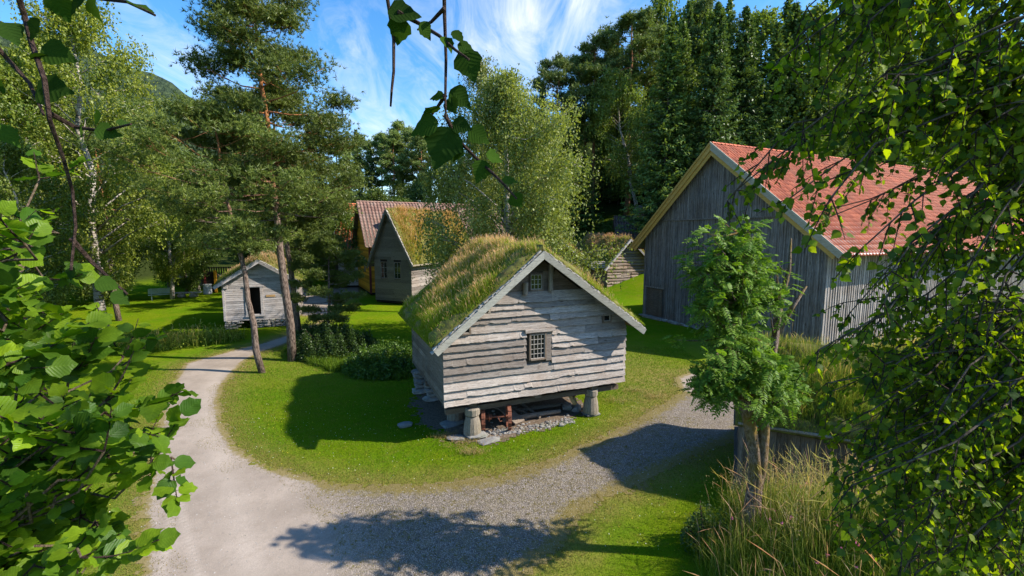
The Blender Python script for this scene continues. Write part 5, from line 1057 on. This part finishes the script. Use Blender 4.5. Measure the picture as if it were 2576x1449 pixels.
def leafy(name, label, cat, trunkpts, trunkr, ends, kind, mat, bark, hang, twl, nleafs, size, cA, cB, seed, updir, sag=.25, tw=9, t0=.3, br=.018, startk=None, group=None, dsp=.35):
    """a near tree or shrub: stem -> branches to ENDS -> twigs -> leaves along the twigs"""
    global rng; keep = rng; rng = np.random.default_rng(seed); random.seed(seed)
    root = empty(name, trunkpts[0], 0, label, cat, group); o0 = A(trunkpts[0]); mb = MB(); mb.tube([A(p)-o0 for p in trunkpts], trunkr, 10, .5, jit=.04); mt = MB(); B = []; Dd = []; Nn = []; Sz = []; TP = A(trunkpts)
    for e in ends:
        e = A(e, float); d = np.linalg.norm(TP-e, axis=1)+np.abs(TP[:, 2]-(e[2]+(.25*np.linalg.norm(e[:2]-TP[0, :2]) if hang else -.6))) if startk is None else np.abs(np.arange(len(TP))-startk); s = TP[int(np.argmin(d))]
        pth = bez(s, e, sag*np.linalg.norm(e-s), 9, rng.normal(0, .06)); pth[1:-1] += rng.normal(0, .035, (7, 3))+np.cumsum(rng.normal(0, .02, (7, 3)), 0); L = np.linalg.norm(e-s); mb.tube(pth-o0, np.linspace(br*(.6+.25*L), .004, 9), 6, .5)
        nt = max(3, int(tw*L*(1-t0)/1.6))
        for i in range(nt):
            f = t0+(1-t0)*(i+rng.random())/nt if i < nt-2 else 1.; x = f*8; a = int(min(7, x)); p = pth[a]+(pth[a+1]-pth[a])*(x-a); bd = nrm(pth[a+1]-pth[a]); l = twl*rng.uniform(.5, 1.2)*(1 if i < nt-1 else .7)
            dv = nrm(bd*.7+rng.normal(0, .6, 3)+A([0, 0, -.75 if hang else .15])); q = p+dv*l+A([0, 0, -hang*l*.55]); tp = bez(p, q, -.08*l if not hang else .05*l, 6); mt.tube(tp-o0, np.linspace(.0042, .0016, 6), 4, .5)
            m = max(3, int(nleafs*l/twl*rng.uniform(.7, 1.2)))
            for j in range(m):
                g = .08+.92*(j+rng.random()*.6)/m; g = min(g, 1); x2 = g*5; a2 = int(min(4, x2)); b = tp[a2]+(tp[a2+1]-tp[a2])*(x2-a2); td = nrm(tp[a2+1]-tp[a2]); sd = nrm(np.cross(td, A([0, 0, 1.])+rng.normal(0, .3, 3)))*(1 if j % 2 else -1)
                dr = nrm(td*.55+sd*.8+rng.normal(0, dsp, 3)+A([0, 0, -1.5*hang])); b2 = b+dr*.012; B.append(b2); Dd.append(dr); Nn.append(nrm(A(updir)+rng.normal(0, .45 if not hang else .8, 3))); Sz.append(size*rng.uniform(.62, 1.2))
                mt.tube([b-o0, b2-o0+dr*.004], [.0013, .001], 3, .5, False)
    mb.build('branches' if 0 else 'trunk', bark, root, True); mt.build('twigs' if 0 else 'twig_mass', M['twigbark'], root); n = len(B); kk = rng.random(n)**(1.4 if kind == 'birch' else 1.3)
    leaves('foliage', A(B)-o0, A(Dd), A(Nn), A(Sz), kind, mat, root, lcol(n, cA, cB, kk, .15)); rng = keep; return root, n
def pxy(p):
    q = A(p)-CAM; c, s_ = cos(TH), sin(TH); fw = q[1]*c-q[2]*s_; return 1288+FP*q[0]/fw, 724.5-FP*(q[1]*s_+q[2]*c)/fw
def inpx(poly, n, d0, d1, seed, bias=1.):
    r = np.random.default_rng(seed); poly = A(poly, float); out = []
    while len(out) < n:
        x = r.uniform(poly[:, 0].min(), poly[:, 0].max()); y = r.uniform(poly[:, 1].min(), poly[:, 1].max())
        if inpoly(A([x]), A([y]), poly)[0]: out.append(D(x, y, d0+(d1-d0)*r.random()**bias))
    return out
# near birch on the right: its crown reaches in from outside the frame
RB = [(2120, -60), (2090, 60), (2030, 130), (2080, 260), (2140, 330), (2040, 440), (1900, 470), (1970, 540), (2060, 620), (2100, 720), (2100, 830), (2080, 930), (2080, 1010), (2090, 1130), (2120, 1250), (2200, 1400), (2700, 1500), (2900, 1400), (2900, -100)]
ends = inpx([(2100, 780), (2080, 1000), (2120, 1200), (2250, 1450), (2640, 1450), (2640, 780)], 62, 2.2, 3.8, 15)+inpx([(2130, -40), (2060, 130), (2110, 330), (2640, 380), (2640, -40)], 34, 2.3, 3.6, 18)+[e for e in inpx(RB, 330, 2.2, 4.5, 5) if not (pxy(e)[0] < 2640 and 400 < pxy(e)[1] < 740 and rng.random() < .70)]+[D(1850, 480, 2.9), D(1900, 455, 3.2), D(1960, 150, 2.7), D(2010, 90, 2.9), D(2020, 330, 2.6), D(1830, 505, 2.8), D(2060, 880, 2.4), D(2030, 20, 3.), D(2080, 200, 2.7), D(1985, 500, 2.7)]
r_ = np.random.default_rng(9); ends += [A([r_.uniform(3., 7.2), r_.uniform(.3, 3.7), r_.uniform(8., 11.3)]) for _ in range(34)]+[A([r_.uniform(4.6, 6.8), r_.uniform(1., 3.6), r_.uniform(5.5, 8.)]) for _ in range(12)]  # unseen branches above and right of the frame, added to shade hazel and lower leaves
rb, nb_ = leafy('birch_tree', 'near birch with glossy yellow-green leaves hanging over the red barn roof', 'birch tree', [(5.2, 3.4, 1.8), (5.1, 3.4, 3.6), (4.9, 3.3, 5.2), (4.6, 3.2, 6.8), (4.4, 3.0, 8.4), (4.5, 2.6, 10.), (4.6, 2.4, 11.6)], [.16, .14, .12, .09, .06, .04, .02], ends, 'birch', M['leaf_birch'], M['darkbark'],
                 .30, .26, 13, .050, (.04, .09, .010), (.22, .295, .012), 401, (.6, -.4, .5), sag=.12, tw=19, t0=.36, br=.009)
# hazel on the left
HZ = [(-60, 470), (30, 470), (70, 510), (60, 600), (90, 690), (80, 790), (120, 890), (240, 930), (280, 1010), (280, 1090), (300, 1150), (290, 1210), (230, 1290), (230, 1450), (200, 1600), (-350, 1600), (-350, 500)]
ends = inpx([(-100, 900), (240, 930), (300, 1000), (290, 1250), (220, 1440), (-200, 1500)], 45, 1.5, 2.4, 16)+inpx(HZ, 120, 1.35, 2.6, 6)+[D(100, 450, 2.2), D(310, 900, 2.1), D(290, 930, 1.9), D(320, 1030, 2.0), D(430, 1150, 1.9), D(380, 1140, 1.8), D(350, 1130, 2.), D(110, 700, 2.1), D(240, 1310, 1.9), D(290, 1190, 1.8), D(80, 560, 2.3)]
hz_, nh_ = leafy('hazel_bush', 'near hazel bush with broad pleated bright green leaves beside the gravel path', 'bush', [(-3.2, 1.3, 0), (-3.0, 1.4, 1.8), (-2.7, 1.6, 3.4), (-2.5, 1.7, 4.6), (-2.4, 1.8, 5.8)], [.07, .06, .045, .035, .015], ends, 'hazel', M['leaf_hazel'], M['hazelbark'],
                  0., .25, 12, .068, (.045, .11, .012), (.20, .31, .014), 402, (.2, -.35, 1.), sag=-.04, tw=11, t0=.3, br=.009)
# hanging birch twigs at the top of the frame
def twig(label, strands, lv, d, seed):
    global rng; keep = rng; rng = np.random.default_rng(seed); o0 = D(strands[0][0][0], strands[0][0][1], d); root = empty('birch_twig', o0, 0, label, 'twig'); mb = MB()
    for s in strands: P = A([D(x, y, d+.03*math.sin(i*1.3)) for i, (x, y) in enumerate(s)])-o0; mb.tube(P, np.linspace(.0042, .0018, len(P)), 6, jit=.15)
    mb.build('stem', M['twigbark'], root); B = []; Dd = []; Nn = []; Sz = []
    for (x, y, ln, ang, flat) in lv:
        a = R(ang); L = ln/FP*d; p0 = D(x-cos(a)*ln/2, y-sin(a)*ln/2, d); p1 = D(x+cos(a)*ln/2, y+sin(a)*ln/2, d+rng.uniform(-.01, .02)); B.append(p0-o0); Dd.append(p1-p0); Sz.append(L)
        Nn.append(nrm(A([rng.normal(0, .35), -1, .3+rng.normal(0, .3)])*flat+A([.3, 0, 1.])*(1-flat)))
    n = len(B); leaves('foliage', A(B), A(Dd), A(Nn), A(Sz), 'birch', M['leaf_twig'], root, lcol(n, (.02, .045, .010), (.04, .085, .012))); rng = keep; return root  # very dark greens: the shade on these leaves is put into their colour
twig('dark leafy birch twig hanging at the top centre against the sky',
     [[(1117, -60), (1118, 40), (1122, 150), (1120, 250), (1122, 300)], [(1120, 290), (1150, 350), (1200, 400), (1255, 450), (1300, 500)], [(1118, 20), (1085, 55), (1050, 75)], [(1000, 30), (1055, 60), (1105, 90), (1145, 125), (1180, 150)], [(1120, 240), (1100, 270), (1070, 310)]],
     [(1015, 35, 80, 5, 1), (1005, 75, 66, 100, .9), (1070, 75, 46, 60, 1), (1128, 112, 46, 60, .4), (1152, 92, 40, 45, .6), (1172, 120, 46, 20, .8), (1180, 165, 82, 70, 1), (1066, 318, 78, 160, .9), (1080, 282, 56, 150, .15), (1113, 372, 112, 110, 1), (1138, 268, 46, 60, .9), (1098, 246, 40, 170, .9), (1157, 246, 64, 40, .8), (1150, 388, 46, 130, .8), (1163, 318, 52, 20, 1), (1205, 342, 60, 35, .9), (1245, 398, 50, 25, .8), (1210, 432, 60, 110, 1), (1282, 455, 46, 5, .6), (1302, 507, 48, 50, .9)], .85, 1)
twig('bare thin birch twig dangling left of the leafy one', [[(966, -60), (978, 20), (990, 100), (990, 180), (985, 230), (983, 267)]], [(990, 35, 30, 70, .6)], .85, 2)
twig('dark leafy birch twig drooping in the top left corner',
     [[(30, -60), (62, 40), (80, 110), (112, 200), (125, 300), (160, 400), (182, 480), (190, 570), (178, 680)], [(-60, 60), (20, 150), (75, 210), (110, 290)], [(125, 285), (190, 320), (260, 330), (330, 312)], [(60, -40), (200, -10), (320, 5), (390, 38)], [(180, 600), (230, 660), (320, 740)]],
     [(140, 228, 96, 5, 1), (138, 132, 74, 20, 1), (88, 75, 60, 110, .6), (28, 85, 66, 60, .5), (95, 145, 50, 165, .2), (5, 225, 46, 90, 1), (265, 333, 56, 10, .9), (235, 303, 46, 150, .9), (312, 312, 40, 5, .8), (208, 335, 40, 80, .7), (195, 12, 60, 130, .9), (148, 8, 66, 60, .9), (235, 18, 60, 70, .7), (360, 22, 66, 28, .2), (10, 335, 66, 40, .4), (265, 715, 56, 10, .9), (10, 700, 60, 60, 1), (180, 690, 40, 100, .8), (300, 750, 50, 30, .5)], .75, 3)
# ------------------------------------------------------------------ rowan by the shed
def rowan():
    global rng; keep = rng; rng = np.random.default_rng(77); random.seed(77); d = 7.9; dq = -.7; b = D(1888, 1312, d); z0 = float(hgt(b[0], b[1])); o0 = A([b[0], b[1], z0-.05])
    root = empty('rowan_tree', o0, 0, 'rowan tree with mossy forked trunk and feathery leaves in front of the shed', 'rowan tree'); mb = MB()
    def pp(px, py, dd=8.6): return D(px, py, dd+dq)-o0
    s1_ = [A([0, 0, 0]), pp(1893, 1260), pp(1902, 1200), pp(1898, 1130), pp(1885, 1060), pp(1872, 1000), pp(1868, 920), pp(1855, 840), pp(1858, 760), pp(1868, 680), pp(1872, 580)]
    mb.tube(s1_, [.20, .145, .122, .11, .105, .085, .07, .055, .04, .03, .012], 12, .5, jit=.10)
    s2_ = [pp(1900, 1240), pp(1916, 1170), pp(1922, 1090), pp(1925, 1020, 8.7), pp(1935, 940, 8.8), pp(1950, 850, 9.0), pp(1962, 760, 9.0), pp(1985, 680, 9.0), pp(1990, 600, 9.0)]
    mb.tube(s2_, [.10, .10, .095, .085, .07, .065, .05, .035, .015], 10, .5, jit=.10); mb.tube([s2_[5], pp(1995, 770, 9.0), pp(2030, 720, 9.0)], [.05, .04, .012], 7, .5)
    cl = []
    def blob(cx, cy, rx, ry, dc, n, dr=.5):
        rx *= .78; ry *= .85
        for _ in range(n):
            a = rng.uniform(0, 2*pi); r = rng.random()**.5; cl.append(pp(cx+cos(a)*r*rx, cy+sin(a)*r*ry, dc+rng.normal(0, dr*.5)))
    blob(1850, 710, 96, 98, 8.6, 74); blob(1870, 615, 60, 60, 8.6, 26, .5); blob(1790, 745, 50, 45, 8.5, 22, .5); blob(1835, 800, 85, 60, 8.6, 34); blob(1850, 865, 78, 32, 8.45, 20); blob(1780, 610, 30, 28, 8.5, 4, .4); blob(1728, 650, 14, 14, 8.5, 2, .3); blob(1815, 570, 20, 16, 8.6, 3, .3); blob(1755, 690, 30, 22, 8.5, 6, .4); blob(1700, 850, 12, 12, 8.5, 1, .3); blob(1985, 985, 30, 40, 8.5, 12, .5); blob(1865, 930, 112, 72, 8.4, 72); blob(1800, 965, 58, 50, 8.3, 32); blob(1940, 945, 62, 50, 8.6, 34); blob(1925, 1020, 28, 22, 8.3, 6); blob(1955, 720, 42, 85, 8.9, 22); blob(1800, 640, 20, 25, 8.6, 3)
    B = []; Dd = []; Nn = []; Sz = []; mt = MB(); trunk = A(s1_+s2_)
    for c in cl:
        dist = np.linalg.norm((trunk-c)*A([1, 1, 1.2])+A([0, 0, .35]), axis=1); s = trunk[int(np.argmin(dist))]; pth = bez(s, c, -.06, 5); mb.tube(pth, np.linspace(.022, .006, 5), 5)
        out = nrm((c-s)*A([1, 1, .4])+rng.normal(0, .3, 3))
        for j in range(7):
            f = nrm(out*.6+nrm(rng.normal(size=3))*1.0+A([0, 0, .05])); Lf = rng.uniform(.17, .27); n0 = c+rng.normal(0, .07, 3); up = nrm(A([0, -.25, 1.])+rng.normal(0, .25, 3)); sd = nrm(np.cross(f, up)); up = np.cross(sd, f)
            end = n0+f*Lf-A([0, 0, .10]); mt.tube([n0, (n0+end)/2+A([0, 0, .015]), end], [.0022, .0016, .001], 3, .5, False)
            for k in range(7):
                t = .22+.78*k/6; p = n0+(end-n0)*t+A([0, 0, .06*t*(1-t)]); ll = Lf*.36*(1-.45*abs(t-.5))
                if k == 6: B.append(p); Dd.append(f-A([0, 0, .3])); Nn.append(up); Sz.append(ll); continue
                for sg in (-1, 1): B.append(p); Dd.append(sd*sg+f*.45-A([0, 0, .25])); Nn.append(up+rng.normal(0, .12, 3)); Sz.append(ll)
    mb.build('trunk', M['rowanbark'], root, True); mt.build('leaf_stalks' if 0 else 'stalk_mass', M['hazelbark'], root); n = len(B)
    leaves('foliage', A(B), A(Dd), A(Nn), A(Sz), 'rowan', M['leaf_rowan'], root, lcol(n, (.06, .135, .018), (.16, .27, .035))); rng = keep; return n
nr_ = rowan()
print('LEAVES', nb_, nh_, nr_)
# ------------------------------------------------------------------ light, sky, camera
SUN = nrm(A([.77, -.07, .60]))
sl = bpy.data.lights.new('sun', 'SUN'); sl.energy = 5.0; sl.angle = R(.53); sl.color = (1., .89, .74); so_ = bpy.data.objects.new('sun', sl); col.objects.link(so_)
from mathutils import Vector
so_.rotation_euler = Vector((-SUN).tolist()).to_track_quat('-Z', 'Y').to_euler(); so_.location = (20, 0, 40)
w = bpy.data.worlds.new('World'); C.world = w; w.use_nodes = True; nt = w.node_tree; nt.nodes.clear(); NN = nt.nodes.new; LK = nt.links.new
out = NN('ShaderNodeOutputWorld'); bg_ = NN('ShaderNodeBackground'); sky = NN('ShaderNodeTexSky'); sky.sky_type = 'NISHITA'; sky.sun_disc = False
sky.sun_elevation = math.asin(SUN[2]); sky.sun_rotation = math.atan2(SUN[0], SUN[1]); sky.altitude = 100; sky.air_density = 1.; sky.dust_density = .4; sky.ozone_density = 2.5
bg_.inputs[1].default_value = .145
tc = NN('ShaderNodeTexCoord'); sep = NN('ShaderNodeSeparateXYZ'); LK(tc.outputs['Generated'], sep.inputs[0])
def mth(op, a, b=0., cl=False):
    o = NN('ShaderNodeMath'); o.operation = op; o.use_clamp = cl
    for s, v in zip(o.inputs, (a, b)):
        if isinstance(v, bpy.types.NodeSocket): LK(v, s)
        else: s.default_value = v
    return o.outputs[0]
# cirrus: streaky noise on a plane high above, where soft patches of it stand
zc = mth('MAXIMUM', sep.outputs[2], .03); u = mth('DIVIDE', sep.outputs[0], mth('ADD', zc, .25)); v = mth('DIVIDE', sep.outputs[1], mth('ADD', zc, .25)); cb = NN('ShaderNodeCombineXYZ'); LK(u, cb.inputs[0]); LK(v, cb.inputs[1])
mp = NN('ShaderNodeMapping'); LK(cb.outputs[0], mp.inputs[0]); mp.inputs['Rotation'].default_value = (0, 0, R(-58)); mp.inputs['Scale'].default_value = (3.0, 1.25, 1)
def nz(sc, det, dist, vec, rough=.6):
    o = NN('ShaderNodeTexNoise'); LK(vec, o.inputs['Vector']); o.inputs['Scale'].default_value = sc; o.inputs['Detail'].default_value = det; o.inputs['Distortion'].default_value = dist; o.inputs['Roughness'].default_value = rough; return o.outputs[0]
n1 = nz(1.9, 10, 1.5, mp.outputs[0], .66); n2 = nz(1.3, 5, .3, tc.outputs['Generated'])
mask = None
for (px, py, rad, amp) in [(1330, 40, .22, 1.1), (1230, 110, .16, .9), (1080, 160, .17, .6), (1450, 10, .15, 1.0), (890, 130, .10, .62), (450, 120, .16, .62), (960, 320, .20, .75), (600, -10, .10, .5), (820, 330, .12, .6), (500, 220, .12, .5), (1060, 260, .12, .55)]:
    dr = nrm(ray(px, py)); vm = NN('ShaderNodeVectorMath'); vm.operation = 'DISTANCE'; nv = NN('ShaderNodeVectorMath'); nv.operation = 'NORMALIZE'; LK(tc.outputs['Generated'], nv.inputs[0]); LK(nv.outputs[0], vm.inputs[0]); vm.inputs[1].default_value = dr.tolist()
    k = mth('MULTIPLY', mth('SUBTRACT', 1., mth('DIVIDE', vm.outputs['Value'], rad), True), amp); mask = k if mask is None else mth('MAXIMUM', mask, k)
mask = mth('ADD', mask, .12)
den = mth('MULTIPLY', mth('SUBTRACT', mth('ADD', n1, mth('MULTIPLY', mask, .26)), .52, True), 2.1); den = mth('MULTIPLY', den, mth('ADD', mask, .05), True); den = mth('MULTIPLY', den, .92)
mx_ = NN('ShaderNodeMixShader'); b2 = NN('ShaderNodeBackground'); b2.inputs[0].default_value = (.90, .94, 1, 1); b2.inputs[1].default_value = .66
LK(den, mx_.inputs[0]); LK(bg_.outputs[0], mx_.inputs[1]); LK(b2.outputs[0], mx_.inputs[2]); hs = NN('ShaderNodeHueSaturation'); hs.inputs['Saturation'].default_value = 1.32; LK(sky.outputs[0], hs.inputs['Color']); LK(hs.outputs[0], bg_.inputs[0]); LK(mx_.outputs[0], out.inputs[0])
cam = bpy.data.cameras.new('camera'); cam.sensor_width = 36; cam.lens = 36*FP/2576; cam.clip_start = .05; cam.clip_end = 5000; co = bpy.data.objects.new('camera', cam); col.objects.link(co)
co.location = CAM; co.rotation_euler = (R(90)-TH, 0, 0); C.camera = co
C.view_settings.view_transform = 'Standard'; C.view_settings.look = 'None'; C.view_settings.exposure = .98; C.view_settings.gamma = 1
cy = C.cycles; cy.max_bounces = 7; cy.diffuse_bounces = 3; cy.glossy_bounces = 2; cy.transmission_bounces = 4; cy.use_adaptive_sampling = True
C.render.threads_mode = 'AUTO'
